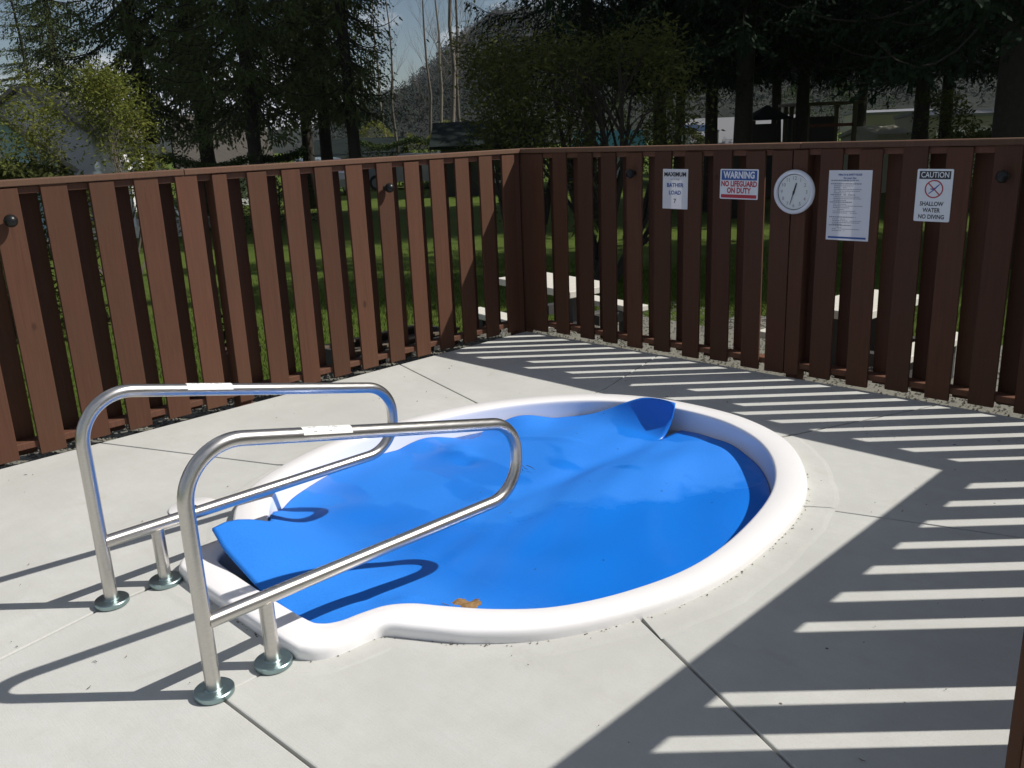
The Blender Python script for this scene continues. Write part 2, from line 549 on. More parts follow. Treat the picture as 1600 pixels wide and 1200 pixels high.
def axis(vals):
    return sorted(set(round(v, 3) for v in vals))
xs = axis([-900, -500, -250, -120, -60, -35, -20] + [-14+0.5*i for i in range(29)] + [0.5*i for i in range(12)] + [6+1.5*i for i in range(12)] + [30, 60, 120, 250, 500, 900])
ys = axis([-500, -250, -120, -60, -30, -15] + [-10+0.5*i for i in range(21)] + [0.5*i for i in range(30)] + [16, 20, 28, 40, 60, 120, 250, 500, 900])
b = MB()
def inside_deck(x, y): return -0.02 < x < 9.3 and -9.3 < y < 0.02
for x in xs:
    for y in ys:
        z = lawn_z(x, y)
        if inside_deck(x, y): z = -0.75
        if y <= -9.3 or (x >= 5.5 and not inside_deck(x, y) and y < 0): z = -0.09
        b.v.append((x, y, z))
ny = len(ys)
for i in range(len(xs)-1):
    for j in range(ny-1):
        b.f.append((i*ny+j, (i+1)*ny+j, (i+1)*ny+j+1, i*ny+j+1)); b.mi.append(0)
struct(b.build('lawn', M['lawn'], smooth=True), 'green lawn stretching from the fence to the trees')

# gravel beds just outside the two fences
def gz(x, y): return lawn_z(x, y) + 0.012 + 0.03*min(1.0, max(0.0, max(-x, y)-0.2)) + 0.012*math.sin(5*x+3*y)*math.sin(4*y-2*x)
b = MB()
cells = [(-1.25, y0, 0.005, y0+0.5) for y0 in np.arange(-9, 1.0, 0.5)] + [(x0, y0-0.005, x0+0.5, y0+0.9) for x0 in np.arange(0.0, 6.5, 0.5) for y0 in (0.0, 0.9, 1.8, 2.7)]+[(x0, y0-0.005, x0+0.5, y0+0.9) for x0 in (-1.5, -1.0, -0.5) for y0 in (0.995, 1.895)]
for x0, y0, x1, y1 in cells:
    n = 4
    vs = [(x0+(x1-x0)*i/n, y0+(y1-y0)*j/n) for i in range(n+1) for j in range(n+1)]
    b.add([(x, y, gz(x, y)) for x, y in vs], [(i*(n+1)+j, (i+1)*(n+1)+j, (i+1)*(n+1)+j+1, i*(n+1)+j+1) for i in range(n) for j in range(n)])
struct(b.build('gravel_bed', M['gravel']), 'gray gravel strip along the outside of the fence')
ICO = [(0,0,1),(0.9,0,0.1),(0.28,0.85,0.1),(-0.73,0.53,0.1),(-0.73,-0.53,0.1),(0.28,-0.85,0.1),(0,0,-0.8)]
IF = [(0,1,2),(0,2,3),(0,3,4),(0,4,5),(0,5,1),(6,2,1),(6,3,2),(6,4,3),(6,5,4),(6,1,5)]
b = MB()
for k in range(22000):
    if RNG.random() < 0.5:
        x, y = RNG.uniform(-1.2, 0.0), RNG.uniform(-5.5, 1.2)
    else:
        x, y = RNG.uniform(-1.2, 5.2), RNG.uniform(0.0, 3.6)
    s = RNG.uniform(0.005, 0.014); a = RNG.uniform(0, 6.3); e = RNG.uniform(0.6, 1.3)
    ca, sa = math.cos(a), math.sin(a)
    z0 = gz(x, y)+0.3*s
    b.add([(x+s*(ca*p*e-sa*q), y+s*(sa*p*e+ca*q), z0+s*0.7*r) for p, q, r in ICO], IF)
tag(b.build('pebbles', M['pebble']), 'small gray stones covering the gravel strip', None, kind='stuff')

# deck slabs between the radial joints
JOINTS = [  # (angle at the tub, points from the tub outwards)
    ('d', [(3.555,-1.851),(4.005,-1.70),(4.30,-1.60),(9.2,-0.40)]),
    ('f', [(2.98,-1.16),(3.12,-0.80),(3.44,-0.008)]),
    ('e', [(1.66,-1.32),(1.655,-0.984),(1.40,-0.008)]),
    ('a', [(1.30,-1.73),(1.175,-1.695),(0.008,-1.39)]),
    ('b', [(1.24,-3.09),(1.191,-3.114),(0.008,-3.61)]),
    ('h', [(1.96,-4.05),(1.99,-4.36),(2.07,-4.73),(2.9,-9.2)]),
    ('g', [(2.83,-4.05),(2.835,-4.32),(3.34,-4.30),(5.2,-4.55),(9.2,-7.2)]),
    ('c', [(3.56,-3.10),(4.304,-3.426),(9.2,-5.45)]),
]
DX0, DX1, DY0, DY1 = 0.008, 9.2, -9.2, -0.008
def border(p):   # position of a border point along the rectangle, counter-clockwise from the right edge
    x, y = p
    if abs(x-DX1) < 0.03: return (y-DY0)
    if abs(y-DY1) < 0.03: return (DY1-DY0)+(DX1-x)
    if abs(x-DX0) < 0.03: return (DY1-DY0)+(DX1-DX0)+(DY1-y)
    return 2*(DY1-DY0)+(DX1-DX0)+(x-DX0)
CORN = [((DX1,DY1), DY1-DY0), ((DX0,DY1), DY1-DY0+DX1-DX0), ((DX0,DY0), 2*(DY1-DY0)+DX1-DX0), ((DX1,DY0), 2*(DY1-DY0+DX1-DX0))]
PER = 2*(DY1-DY0+DX1-DX0)
HOLE = offset_poly(TUB_O, -0.012)
def shift(path, d):   # offset a joint path sideways by d (left positive)
    out = []
    for i, p in enumerate(path):
        a = np.array(path[max(i-1, 0)]); c = np.array(path[min(i+1, len(path)-1)])
        t = (c-a)/np.linalg.norm(c-a)
        out.append((p[0]-t[1]*d, p[1]+t[0]*d))
    return out
deck = thing('concrete_deck', None, None)
struct(deck, 'pale broom finished concrete deck slabs around the tub')
GAP = 0.0045
for k in range(len(JOINTS)):
    A, B = JOINTS[k][1], JOINTS[(k+1) % len(JOINTS)][1]
    pa, pb = shift(A, GAP), shift(B, -GAP)
    aa = math.atan2(A[0][1]-TC[1], A[0][0]-TC[0]); ab = math.atan2(B[0][1]-TC[1], B[0][0]-TC[0])
    while ab <= aa: ab += 2*PI
    s0, s1 = border(A[-1]), border(B[-1])
    while s1 <= s0: s1 += PER
    poly = list(pa)
    for q in range(2):
        for c, s in CORN:
            ss = s+q*PER
            if s0 < ss < s1: poly.append(c)
    poly += pb[::-1]
    ea = 0.004
    nseg = max(4, int((ab-aa)/0.05))
    for i in range(nseg, -1, -1):
        an = aa+ea+(ab-aa-2*ea)*i/nseg
        r = ray_poly(HOLE, an)
        poly.append((TC[0]+r*math.cos(an), TC[1]+r*math.sin(an)))
    # drop the joint's inner ends (they lie under the rim)
    poly = [p for i, p in enumerate(poly) if i not in (0,)]
    bm = bmesh.new()
    vs = [bm.verts.new((x, y, 0)) for x, y in poly]
    f = bm.faces.new(vs)
    f.normal_update()
    if f.normal.z < 0: f.normal_flip()
    ext = bmesh.ops.extrude_face_region(bm, geom=[f])
    for v in [g for g in ext['geom'] if isinstance(g, bmesh.types.BMVert)]: v.co.z = 0
    for v in vs: v.co.z = -0.11
    bmesh.ops.triangulate(bm, faces=[q for q in bm.faces if len(q.verts) > 4])
    bmesh.ops.recalc_face_normals(bm, faces=list(bm.faces))
    me = bpy.data.meshes.new('slab'); bm.to_mesh(me); bm.free()
    me.materials.append(M['deck'])
    o = link('slab', me, deck)
    bv = o.modifiers.new('bevel', 'BEVEL'); bv.width = 0.005; bv.segments = 2; bv.limit_method = 'ANGLE'; bv.angle_limit = math.radians(50)
    # trowelled collar next to the tub
    b = MB()
    n2 = max(6, int((ab-aa)/0.035))
    e2 = 0.006
    w = [0.145, 0.16, 0.13, 0.12, 0.12, 0.10, 0.09, 0.135][k]
    CO = offset_poly(TUB_O, w); CI = offset_poly(TUB_O, -0.008)
    for i in range(n2+1):
        an = aa+e2+(ab-aa-2*e2)*i/n2
        r0, r1 = ray_poly(CI, an), ray_poly(CO, an)
        jit = 0.004*math.sin(an*23)+0.003*math.sin(an*57)
        for r, z in ((r0, 0.0022), (r1+jit-0.03, 0.0018), (r1+jit, -0.0006)):
            b.v.append((TC[0]+r*math.cos(an), TC[1]+r*math.sin(an), z))
    for i in range(n2):
        for j in range(2):
            b.f.append((i*3+j, i*3+j+1, i*3+4+j, i*3+3+j)); b.mi.append(0)
    b.build('collar', M['collar'], deck)

for nm_, path in JOINTS:
    l, r_ = shift(path, 0.012), shift(path, -0.012)
    b = MB()
    b.v = [(x, y, -0.016) for x, y in l]+[(x, y, -0.016) for x, y in r_]
    n = len(path)
    b.f = [(i, n+i, n+i+1, i+1) for i in range(n-1)]; b.mi = [0]*(n-1)
    b.build('joint_filler', M['dirt'], deck)

# ------------------------------------------------------------------ tub, water, cover
tub = thing('spa_tub', 'white moulded spa tub sunk into the concrete deck', 'hot tub', (CX, -2.5, 0))
nO = len(TUB_O)
def loop_strip(profile, name, mat, smooth=True):
    b = MB()
    for i in range(nO):
        o, q = np.array(TUB_O[i]), np.array(TUB_I[i])
        d = q-o; w = np.linalg.norm(d); d = d/w
        for u, z in profile(w):
            p = o+d*u
            b.v.append((p[0]-CX, p[1]+2.5, z))
    k = len(profile(0.12))
    for i in range(nO):
        i2 = (i+1) % nO
        for j in range(k-1):
            b.f.append((i*k+j, i2*k+j, i2*k+j+1, i*k+j+1)); b.mi.append(0)
    return autosmooth(b.build(name, mat, tub), 40)
loop_strip(lambda w: [(0.006,-0.03),(0.003,0.0),(0.0,0.024),(0.0006,0.035),(0.0035,0.044),(0.0095,0.0505),(0.018,0.0532),(w*0.5,0.054),(w-0.014,0.0535),(w-0.006,0.0505),(w-0.0015,0.045),(w,0.036),(w+0.001,0.024)], 'rim', M['gelcoat'])
loop_strip(lambda w: [(w+0.001,0.024),(w+0.005,-0.04),(w+0.012,-0.10),(w+0.05,-0.24),(w+0.09,-0.38),(w+0.20,-0.50),(w+0.34,-0.54)], 'shell', M['gelcoat'])
b = MB()
IN2 = offset_poly(TUB_I, -0.33)
b.add([(x-CX, y+2.5, -0.538) for x, y in IN2] + [(0, 0, -0.538)], [(i, (i+1) % nO, nO) for i in range(nO)])
b.build('tub_floor', M['gelcoat'], tub)
mt, nt, bs = new_mat('pool_water')
bs.inputs['Base Color'].default_value = (0.75, 0.92, 0.95, 1)
bs.inputs['Roughness'].default_value = 0.02
bs.inputs['IOR'].default_value = 1.33
bs.inputs['Transmission Weight'].default_value = 1.0
bump(nt, bs, noise(nt, coords(nt), 7, 2), 0.05, 0.02)
M['water'] = mt
b = MB()
WI = offset_poly(TUB_I, -0.012)
b.add([(x, y, -0.085) for x, y in WI] + [(CX, -2.5, -0.085)], [((i+1) % nO, i, nO) for i in range(nO)])
struct(b.build('water', M['water'], smooth=True), 'clear water in the tub below the blue cover')

def sstep(t):
    t = min(1.0, max(0.0, t)); return t*t*(3-2*t)
COV = offset_poly(TUB_I, -0.014)
i0 = [i for i, p in enumerate(COV) if p[0] < 2.06 and p[1] < -3.60]
COV = [p for i, p in enumerate(COV) if i not in i0[1:-1]]
k0 = i0[0]
COV[k0+1:k0+1] = [(2.12, -3.912), (1.978, -3.888), (1.955, -3.72)]
SL = math.atan2(-1.20-TC[1], 2.40-TC[0])       # the slit in the cover's edge
def gauss(x, y, cx, cy, a, bb, rot=0.0):
    c, s = math.cos(rot), math.sin(rot)
    dx, dy = x-cx, y-cy
    p, q = c*dx+s*dy, -s*dx+c*dy
    return math.exp(-(p/a)**2-(q/bb)**2)
def cover_z(x, y, rho, dth):
    z = -0.068
    s = sstep((-3.30-y)/0.55)
    z += s*(0.070+0.152*max(0.0, (2.66-x)/0.68)**1.5)
    # the flap curling up left of the slit (dth>0 lies to its left)
    if dth < PI:
        z += 0.185*max(0.0, (rho-0.845)/0.155)**1.4*(1-sstep(dth/0.50))
        z += 0.045*sstep((rho-0.80)/0.2)*(1-sstep(dth/1.0))*sstep(dth/0.2)
    z += 0.058*gauss(x, y, 2.68, -1.95, 0.50, 0.20, math.radians(86))
    z -= 0.022*gauss(x, y, 2.36, -1.95, 0.60, 0.075, math.radians(88))
    z += 0.030*gauss(x, y, 2.02, -1.70, 0.40, 0.22, math.radians(80))
    z += 0.028*gauss(x, y, 1.55, -1.75, 0.22, 0.16) - 0.012*gauss(x, y, 1.72, -1.95, 0.10, 0.10)
    z += 0.022*gauss(x, y, 1.62, -2.25, 0.10, 0.10)
    z -= 0.010*gauss(x, y, 2.66, -3.62, 0.06, 0.05)
    z += 0.006*math.sin(x*3.1+1)*math.sin(y*2.7) + 0.0022*math.sin(9*x+4*y)*math.sin(7*y-3*x)
    z += 0.0032*math.sin(13*x-5*y+2*math.sin(3*y))*math.sin(4*x+6*y)+0.0016*math.sin(23*x+11*y+2*math.sin(5*x))
    z += 0.016*gauss(x, y, 1.72, -2.28, 0.075, 0.045, 0.6)-0.010*gauss(x, y, 1.80, -2.34, 0.06, 0.05)
    z += 0.010*gauss(x, y, 2.74, -3.50, 0.035, 0.022, 0.4)+0.014*gauss(x, y, 1.95, -1.83, 0.20, 0.022, 0.35)
    # wavy edge against the far left wall
    e = sstep((rho-0.82)/0.18)
    an = math.atan2(y-TC[1], x-TC[0])
    if 2.2 < an < 3.1: z += e*0.026*math.sin((an-2.2)*10.5)
    return z
NT, NR = 300, 64
b = MB()
ths = [SL+2*PI*i/NT for i in range(NT+1)]
for i, th in enumerate(ths):
    R = ray_poly(COV, th)
    dth = th-SL
    for j in range(NR+1):
        rho = (j/NR)**0.8
        rr = R*rho
        # edge of the flap pulls back from the wall
        if dth < 0.6: rr *= 1-0.06*max(0.0, (rho-0.84)/0.16)**2*(1-dth/0.6)
        x, y = TC[0]+rr*math.cos(th), TC[1]+rr*math.sin(th)
        b.v.append((x, y, cover_z(x, y, rho, dth)))
for i in range(NT):
    for j in range(NR):
        a0, a1 = i*(NR+1)+j, (i+1)*(NR+1)+j
        b.f.append((a0, a0+1, a1+1, a1)); b.mi.append(0)
me = b.mesh('floating_cover', M['cover'])
bm = bmesh.new(); bm.from_mesh(me); bm.verts.ensure_lookup_table()
wm = {}
for j in range(NR+1):
    if (j/NR)**0.8 < 0.83:
        wm[bm.verts[NT*(NR+1)+j]] = bm.verts[j]
for i in range(1, NT):
    wm[bm.verts[i*(NR+1)]] = bm.verts[0]
wm[bm.verts[NT*(NR+1)]] = bm.verts[0]
bmesh.ops.weld_verts(bm, targetmap=wm)
bmesh.ops.recalc_face_normals(bm, faces=list(bm.faces))
for f in bm.faces: f.smooth = True
if sum(f.normal.z for f in bm.faces) < 0:
    bmesh.ops.reverse_faces(bm, faces=list(bm.faces))
bm.to_mesh(me); bm.free()
cov = link('floating_cover', me)
sm = cov.modifiers.new('thick', 'SOLIDIFY'); sm.thickness = 0.012; sm.offset = -1
tag(cov, 'bright blue foam cover floating in the white tub with curled corners', 'pool cover')

# ------------------------------------------------------------------ handrails
def fillet(pts, rads, n=12):
    out = [Vector(pts[0])]
    for i in range(1, len(pts)-1):
        p0, p1, p2 = (Vector(pts[i+k]) for k in (-1, 0, 1))
        a, c = (p0-p1).normalized(), (p2-p1).normalized()
        ang = a.angle(c)
        d = rads[i-1]/math.tan(ang/2)
        cen = p1+(a+c).normalized()*(rads[i-1]/math.sin(ang/2))
        s, e = p1+a*d-cen, p1+c*d-cen
        tot = s.angle(e); ax = s.cross(e).normalized()
        for k in range(n+1):
            out.append(cen+Matrix.Rotation(tot*k/n, 3, ax) @ s)
    out.append(Vector(pts[-1]))
    return out
def make_rail():
    t = thing('handrail', '', 'handrail', (0, 0, 0))
    path = fillet([(0,0,0.004),(0,0,0.842),(0,1.372,0.535),(0,1.372,0.235),(0,0,0.252)], [0.165,0.158,0.150], 18)
    # the return bar ends inside the upright
    path[-1] = Vector((0, 0.012, 0.252))
    b = MB(); b.tube(path, 0.0245, 24)
    autosmooth(b.build('rail_tube', M['steel'], t), 50)
    b = MB(); b.tube([(0,0.21,0.004),(0,0.21,0.236)], 0.0245, 24)
    autosmooth(b.build('support_post', M['steel'], t), 50)
    me = None
    for y in (0, 0.21):
        b = MB(); b.lathe([(0.0615,0.0),(0.0625,0.002),(0.0625,0.0155),(0.0595,0.0185),(0.030,0.0195),(0.0265,0.022),(0.026,0.0225)], 40)
        o = b.build('flange', M['flange'], t); autosmooth(o, 30); o.location = (0, y, 0.004)
    # wrap-around label on the top bar
    u0, u1 = 0.40, 0.585
    b = MB(); n, mseg = 10, 6
    slope = (0.535-0.842)/1.372
    for i in range(mseg+1):
        y = u0+(u1-u0)*i/mseg; z = 0.842+slope*y
        for j in range(n+1):
            an = math.radians(8+98*j/n)
            b.v.append((0.0253*math.cos(an), y-0.0253*math.sin(an)*slope*0.95, z+0.0253*math.sin(an)))
    for i in range(mseg):
        for j in range(n):
            q = i*(n+1)+j
            b.f.append((q, q+1, q+n+2, q+n+1)); b.mi.append(0)
    st = b.build('sticker', M['white_vinyl'], t, smooth=True)
    b = MB()
    for k in range(26):
        y = u0+0.02+(u1-u0-0.04)*RNG.random(); z = 0.842+slope*y
        a0 = math.radians(RNG.choice((30, 48, 66, 84))); l = RNG.uniform(0.004, 0.014)
        for (yy, aa) in ((y, a0), (y+l, a0), (y+l, a0+0.10), (y, a0+0.10)):
            zz = 0.842+slope*yy
            b.v.append((0.0257*math.cos(aa), yy-0.0257*math.sin(aa)*slope*0.95, zz+0.0257*math.sin(aa)))
        q = len(b.v); b.f.append((q-4, q-3, q-2, q-1)); b.mi.append(0)
    b.build('print', M['ink_gray'], st)
    return t
def copy_tree(o, parent=None):
    c = o.copy(); COL.objects.link(c)
    if parent is not None: c.parent = parent
    for ch in list(o.children): copy_tree(ch, c)
    return c
rail_a = make_rail()
rail_b = copy_tree(rail_a)
rail_a.location = (2.815, -4.325, 0.0)
rail_b.location = (1.985, -4.318, 0.0)
tag(rail_a, 'nearer stainless steel handrail on the right side of the tub steps', 'handrail', 'handrails at the tub steps')
tag(rail_b, 'farther stainless steel handrail on the left side, beside the white skimmer lid', 'handrail', 'handrails at the tub steps')

# skimmer lid
sk = thing('skimmer_lid', 'small round white lid set in the concrete behind the handrails', 'lid', (1.362, -3.692, 0))
b = MB(); b.lathe([(0.112,0.0005),(0.112,0.006),(0.106,0.009),(0.0,0.0095)][:3], 36)
autosmooth(b.build('lid', M['gelcoat'], sk), 40)
b = MB(); b.box(0.0, -0.012, 0.0092, 0.035, 0.012, 0.0125)
b.build('finger_grip', M['black_plastic'], sk)

# ------------------------------------------------------------------ fences
def make_fence(name, label, P, boards, narrow, s0, s1, backs, posts, cap_t=(-0.009, 0.138)):
    f = thing(name, label, 'fence', P(0, 0, 0), 0.0, 'brown wooden fences round the deck')
    base = Vector(P(0, 0, 0))
    ds = Vector(P(1, 0, 0))-base; dt = Vector(P(0, 1, 0))-base
    rz = math.atan2(ds.y, ds.x)
    flip = ds.cross(dt).z < 0
    def L(s, t):  # local placement in fence space
        v = ds*s+dt*t
        return v
    def boxmesh(nm, w, d, h, mat, bev=0.0025):
        b = MB(); b.box(-w/2, 0, 0, w/2, d, h)
        me = b.mesh(nm, mat)
        return bevel_mesh(me, bev)
    rng = random.Random(hash(len(label)) % 1000+3)
    meshes = {}
    def place(nm, key, s, t, z, w, d, h, mat, jig=0.0):
        if key not in meshes: meshes[key] = boxmesh(nm, w, d, h, mat)
        o = link(nm, meshes[key], f)
        v = L(s, t if not flip else t+d)
        o.location = (v.x, v.y, z)
        o.rotation_euler = (rng.uniform(-jig, jig)*0.4, rng.uniform(-jig, jig), rz)
        return o
    for s in boards:
        w = 0.140
        o = place('board', 'b', s, 0.0, 0.025, w, 0.019, 1.459, M['wood'], 0.004)
        o.location.z += rng.uniform(-0.010, 0.006)
        o.scale = (rng.uniform(0.985, 1.02), 1, 1)
    for s in narrow:
        place('board', 'n', s, 0.0, 0.02, 0.098, 0.019, 1.459, M['wood'], 0.002)
    for s in backs:
        o = place('board', 'b', s, 0.1085, 0.02, 0.140, 0.019, 1.459, M['wood'], 0.004)
        o.location.z += rng.uniform(-0.012, 0.008)
    cuts = sorted(posts)
    for s in cuts:
        place('post', 'p', s, 0.0195, -0.3, 0.089, 0.0885, 1.783, M['rail'])
    edges = [s0]+sum(([c-0.0452, c+0.0452] for c in cuts), [])+[s1]
    for a, c in zip(edges[::2], edges[1::2]):
        if c-a < 0.05: continue
        for z in (0.062, 1.446):
            b = MB(); b.box(-(c-a)/2, 0, 0, (c-a)/2, 0.0885, 0.0385)
            me = bevel_mesh(b.mesh('rail', M['rail']), 0.003)
            o = link('rail', me, f)
            v = L((a+c)/2, 0.0195 if not flip else 0.108)
            o.location = (v.x, v.y, z); o.rotation_euler = (0, 0, rz)
    # the cap in lengths of about 2.4 m butted end to end
    n = max(1, round((s1-s0)/2.45))
    for k in range(n):
        a, c = s0+(s1-s0)*k/n+0.001, s0+(s1-s0)*(k+1)/n-0.001
        b = MB(); b.box(-(c-a)/2, 0, 0, (c-a)/2, cap_t[1]-cap_t[0], 0.035)
        me = bevel_mesh(b.mesh('cap_rail', M['cap']), 0.004)
        o = link('cap_rail', me, f)
        v = L((a+c)/2, cap_t[0] if not flip else cap_t[1])
        o.location = (v.x, v.y, 1.4862); o.rotation_euler = (0, 0, rz)
    return f

lb = [0.142,0.391,0.648,0.895,1.139,1.394,1.646,1.896,2.150,2.397,2.863,3.110,3.360,3.613,3.862,4.112,4.362,4.612,5.112,5.362,5.612]
lbk = [(lb[i]+lb[i+1])/2 for i in range(len(lb)-1) if lb[i+1]-lb[i] < 0.3]+[2.53, 2.775, 4.74, 4.985]
fence_left = make_fence('wooden_fence', 'sunlit reddish brown board fence running left from the corner', lambda s, t, z: (-t, -s, z),
    lb, [2.652, 4.862], 0.0, 5.75, lbk, [0.045, 2.652, 4.862])
rb = [0.172,0.416,0.680,0.914,1.157,1.410,1.663,1.903,2.151,2.337,2.663,2.913,3.164,3.404,3.649,3.895,4.14,4.39,4.64,4.85]
rbk = [(rb[i]+rb[i+1])/2 for i in range(len(rb)-1) if 0.2 < rb[i+1]-rb[i] < 0.3]+[0.03, 2.56]
fence_right = make_fence('wooden_fence', 'shaded dark brown board fence that carries the signs and the clock', lambda s, t, z: (s, t, z),
    rb, [2.462, 0.0505], -0.137, 5.06, rbk, [-0.064, 2.462, 5.015])
TX = 4.915
tb = [0.15+0.268*i for i in range(14)]
tbk = [(tb[i]+tb[i+1])/2 for i in range(len(tb)-1)]
fence_third = make_fence('wooden_fence', 'fence at the right frame edge whose end post meets the bottom corner', lambda s, t, z: (TX+t, -s, z),
    tb, [3.93], 0.0, 3.98, tbk+[3.78], [2.052, 3.93])

# ------------------------------------------------------------------ ball lights on the fences
def ball(x, y, z, dirv, label):
    t = thing('ball_knob', label, 'knob', (x, y, z), 0, 'black ball knobs on the fences')
    dirv = Vector(dirv)
    Mx = dirv.to_track_quat('Z', 'Y').to_matrix().to_4x4()
    b = MB()
    r = 0.034
    prof = [(0.012, 0.0), (0.012, 0.022)]
    for k in range(1, 14):
        a = -PI/2+PI*k/14
        prof.append((max(0.012 if k == 1 else 0.001, r*math.cos(a)), 0.052+r*math.sin(a)))
    b.lathe(prof, 28, Mx)
    autosmooth(b.build('ball', M['black_plastic'], t), 60)
    b = MB(); b.lathe([(0.02,-0.0005),(0.02,0.005),(0.014,0.007)], 20, Mx)
    b.build('base', M['black_plastic'], t)
ball(0.0, -3.872, 1.316, (1, 0, 0), 'black ball knob on the leftmost visible fence board')
ball(0.0, -1.394, 1.309, (1, 0, 0), 'black ball knob on the sunlit fence left of the corner')
ball(3.650, 0.0, 1.325, (0, -1, 0), 'black ball knob on the shaded fence right of the caution sign')
ball(1.160, 0.0, 1.330, (0, -1, 0), 'black ball knob on the shaded fence left of the paper bather sign')

# ------------------------------------------------------------------ signs on the shaded fence
def text_mesh(name, body, size, mat, parent, x, z, y=-0.0025, align='CENTER', sx=1.0, bold=0.0):
    cu = bpy.data.curves.new('t', 'FONT')
    cu.body = body; cu.size = size; cu.align_x = align; cu.align_y = 'CENTER'
    cu.offset = bold; cu.resolution_u = 3
    to = bpy.data.objects.new('t', cu)
    COL.objects.link(to)
    dg = bpy.context.evaluated_depsgraph_get(); dg.update()
    me = bpy.data.meshes.new_from_object(to.evaluated_get(dg))
    bpy.data.objects.remove(to); bpy.data.curves.remove(cu)
    me.materials.clear(); me.materials.append(mat)
    me.transform(Matrix.Translation((x, y, z)) @ Matrix.Rotation(PI/2, 4, 'X') @ Matrix.Diagonal((sx, 1, 1, 1)))
    return link(name, me, parent)
def plate(name, w, h, d, mat, parent, rad=0.0, y0=-0.0005):
    b = MB()
    pts = []
    if rad > 0:
        for cx, cz, a0 in ((w/2-rad, h/2-rad, 0), (-w/2+rad, h/2-rad, 90), (-w/2+rad, -h/2+rad, 180), (w/2-rad, -h/2+rad, 270)):
            for k in range(5):
                a = math.radians(a0+22.5*k); pts.append((cx+rad*math.cos(a), cz+rad*math.sin(a)))
    else:
        pts = [(w/2, h/2), (-w/2, h/2), (-w/2, -h/2), (w/2, -h/2)]
    n = len(pts)
    b.add([(x, y0, z) for x, z in pts]+[(x, y0-d, z) for x, z in pts],
          [tuple(range(n)), tuple(range(2*n-1, n-1, -1))]+[(i, n+i, n+(i+1) % n, (i+1) % n) for i in range(n)])
    return b.build(name, mat, parent)
def quad(name, x0, z0, x1, z1, mat, parent, y=-0.0026):
    b = MB(); b.add([(x0,y,z0),(x1,y,z0),(x1,y,z1),(x0,y,z1)], [(0,1,2,3)])
    return b.build(name, mat, parent)
def paper_sheet(name, w, h, parent, curl):
    b = MB(); nx, nz = 8, 10
    for i in range(nx+1):
        for j in range(nz+1):
            x, z = -w/2+w*i/nx, -h/2+h*j/nz
            b.v.append((x, -0.002-curl*(math.sin(PI*i/nx)*0.3+0.2*math.sin(2.2*j/nz+1)), z))
    for i in range(nx):
        for j in range(nz):
            q = i*(nz+1)+j
            b.f.append((q, q+nz+1, q+nz+2, q+1)); b.mi.append(0)
    return b.build(name, M['paper'], parent, smooth=True)

s = thing('bather_load_sign', 'white paper notice reading maximum bather load 7', 'sign', (1.522, 0, 1.2235), 0)
s.rotation_euler = (0, math.radians(0.4), 0)
sh = paper_sheet('sheet', 0.212, 0.276, s, 0.003)
Y = -0.0058
text_mesh('lettering', 'MAXIMUM', 0.040, M['ink_black'], s, 0, 0.100, Y, bold=0.0012)
text_mesh('lettering', 'HOT TUB', 0.017, M['ink_gray'], s, 0, 0.066, Y)
text_mesh('lettering', 'BATHER', 0.038, M['ink_blue'], s, 0, 0.026, Y, bold=0.0008)
text_mesh('lettering', 'LOAD', 0.038, M['ink_blue'], s, 0, -0.026, Y, bold=0.0008)
text_mesh('lettering', '7', 0.042, M['ink_black'], s, 0, -0.084, Y, bold=0.0005)

s = thing('lifeguard_sign', 'blue and red warning sign reading no lifeguard on duty', 'sign', (2.030, 0, 1.263), 0)
s.rotation_euler = (0, math.radians(0.6), 0)
plate('plate', 0.287, 0.196, 0.002, M['plate'], s, 0.008)
quad('header_panel', -0.134, 0.026, 0.134, 0.090, M['ink_blue'], s)
text_mesh('lettering', 'WARNING', 0.060, M['ink_white'], s, 0, 0.058, -0.0032, sx=0.80, bold=0.0024)
text_mesh('lettering', 'NO LIFEGUARD', 0.049, M['ink_red'], s, 0, 0.0005, -0.0032, sx=0.78, bold=0.0020)
text_mesh('lettering', 'ON DUTY', 0.049, M['ink_red'], s, 0, -0.043, -0.0032, sx=0.80, bold=0.0020)
quad('footer_panel', -0.134, -0.091, 0.134, -0.068, M['ink_red'], s)

c = thing('wall_clock', 'round white wall clock hung on the shaded fence', 'clock', (2.437, 0, 1.221), 0)
RX = Matrix.Rotation(PI/2, 4, 'X')
b = MB()
prof = [(0.112,0.0),(0.134,0.002),(0.139,0.012),(0.138,0.024),(0.131,0.034),(0.122,0.037),(0.115,0.034),(0.1115,0.027),(0.111,0.019)]
b.lathe(prof, 56, RX); b.f.pop(); b.mi.pop()
autosmooth(b.build('case', M['clock_white'], c), 40)
b = MB(); b.lathe([(0.1105,0.010),(0.1105,0.018)], 56, RX); b.build('dial', M['clock_face'], c)
b = MB(); n = 56
for k in range(n):
    a = 2*PI*k/n
    for r in (0.1075, 0.1105): b.v.append((r*math.cos(a), -0.0186, r*math.sin(a)))
for k in range(n):
    q = (k+1) % n; b.f.append((2*k, 2*k+1, 2*q+1, 2*q)); b.mi.append(0)
b.build('minute_track', M['ink_black'], c)
for h in range(1, 13):
    a = PI/2-2*PI*h/12
    text_mesh('numeral', str(h), 0.031, M['ink_gray'], c, 0.085*math.cos(a), 0.085*math.sin(a), -0.0186, bold=0.0004)
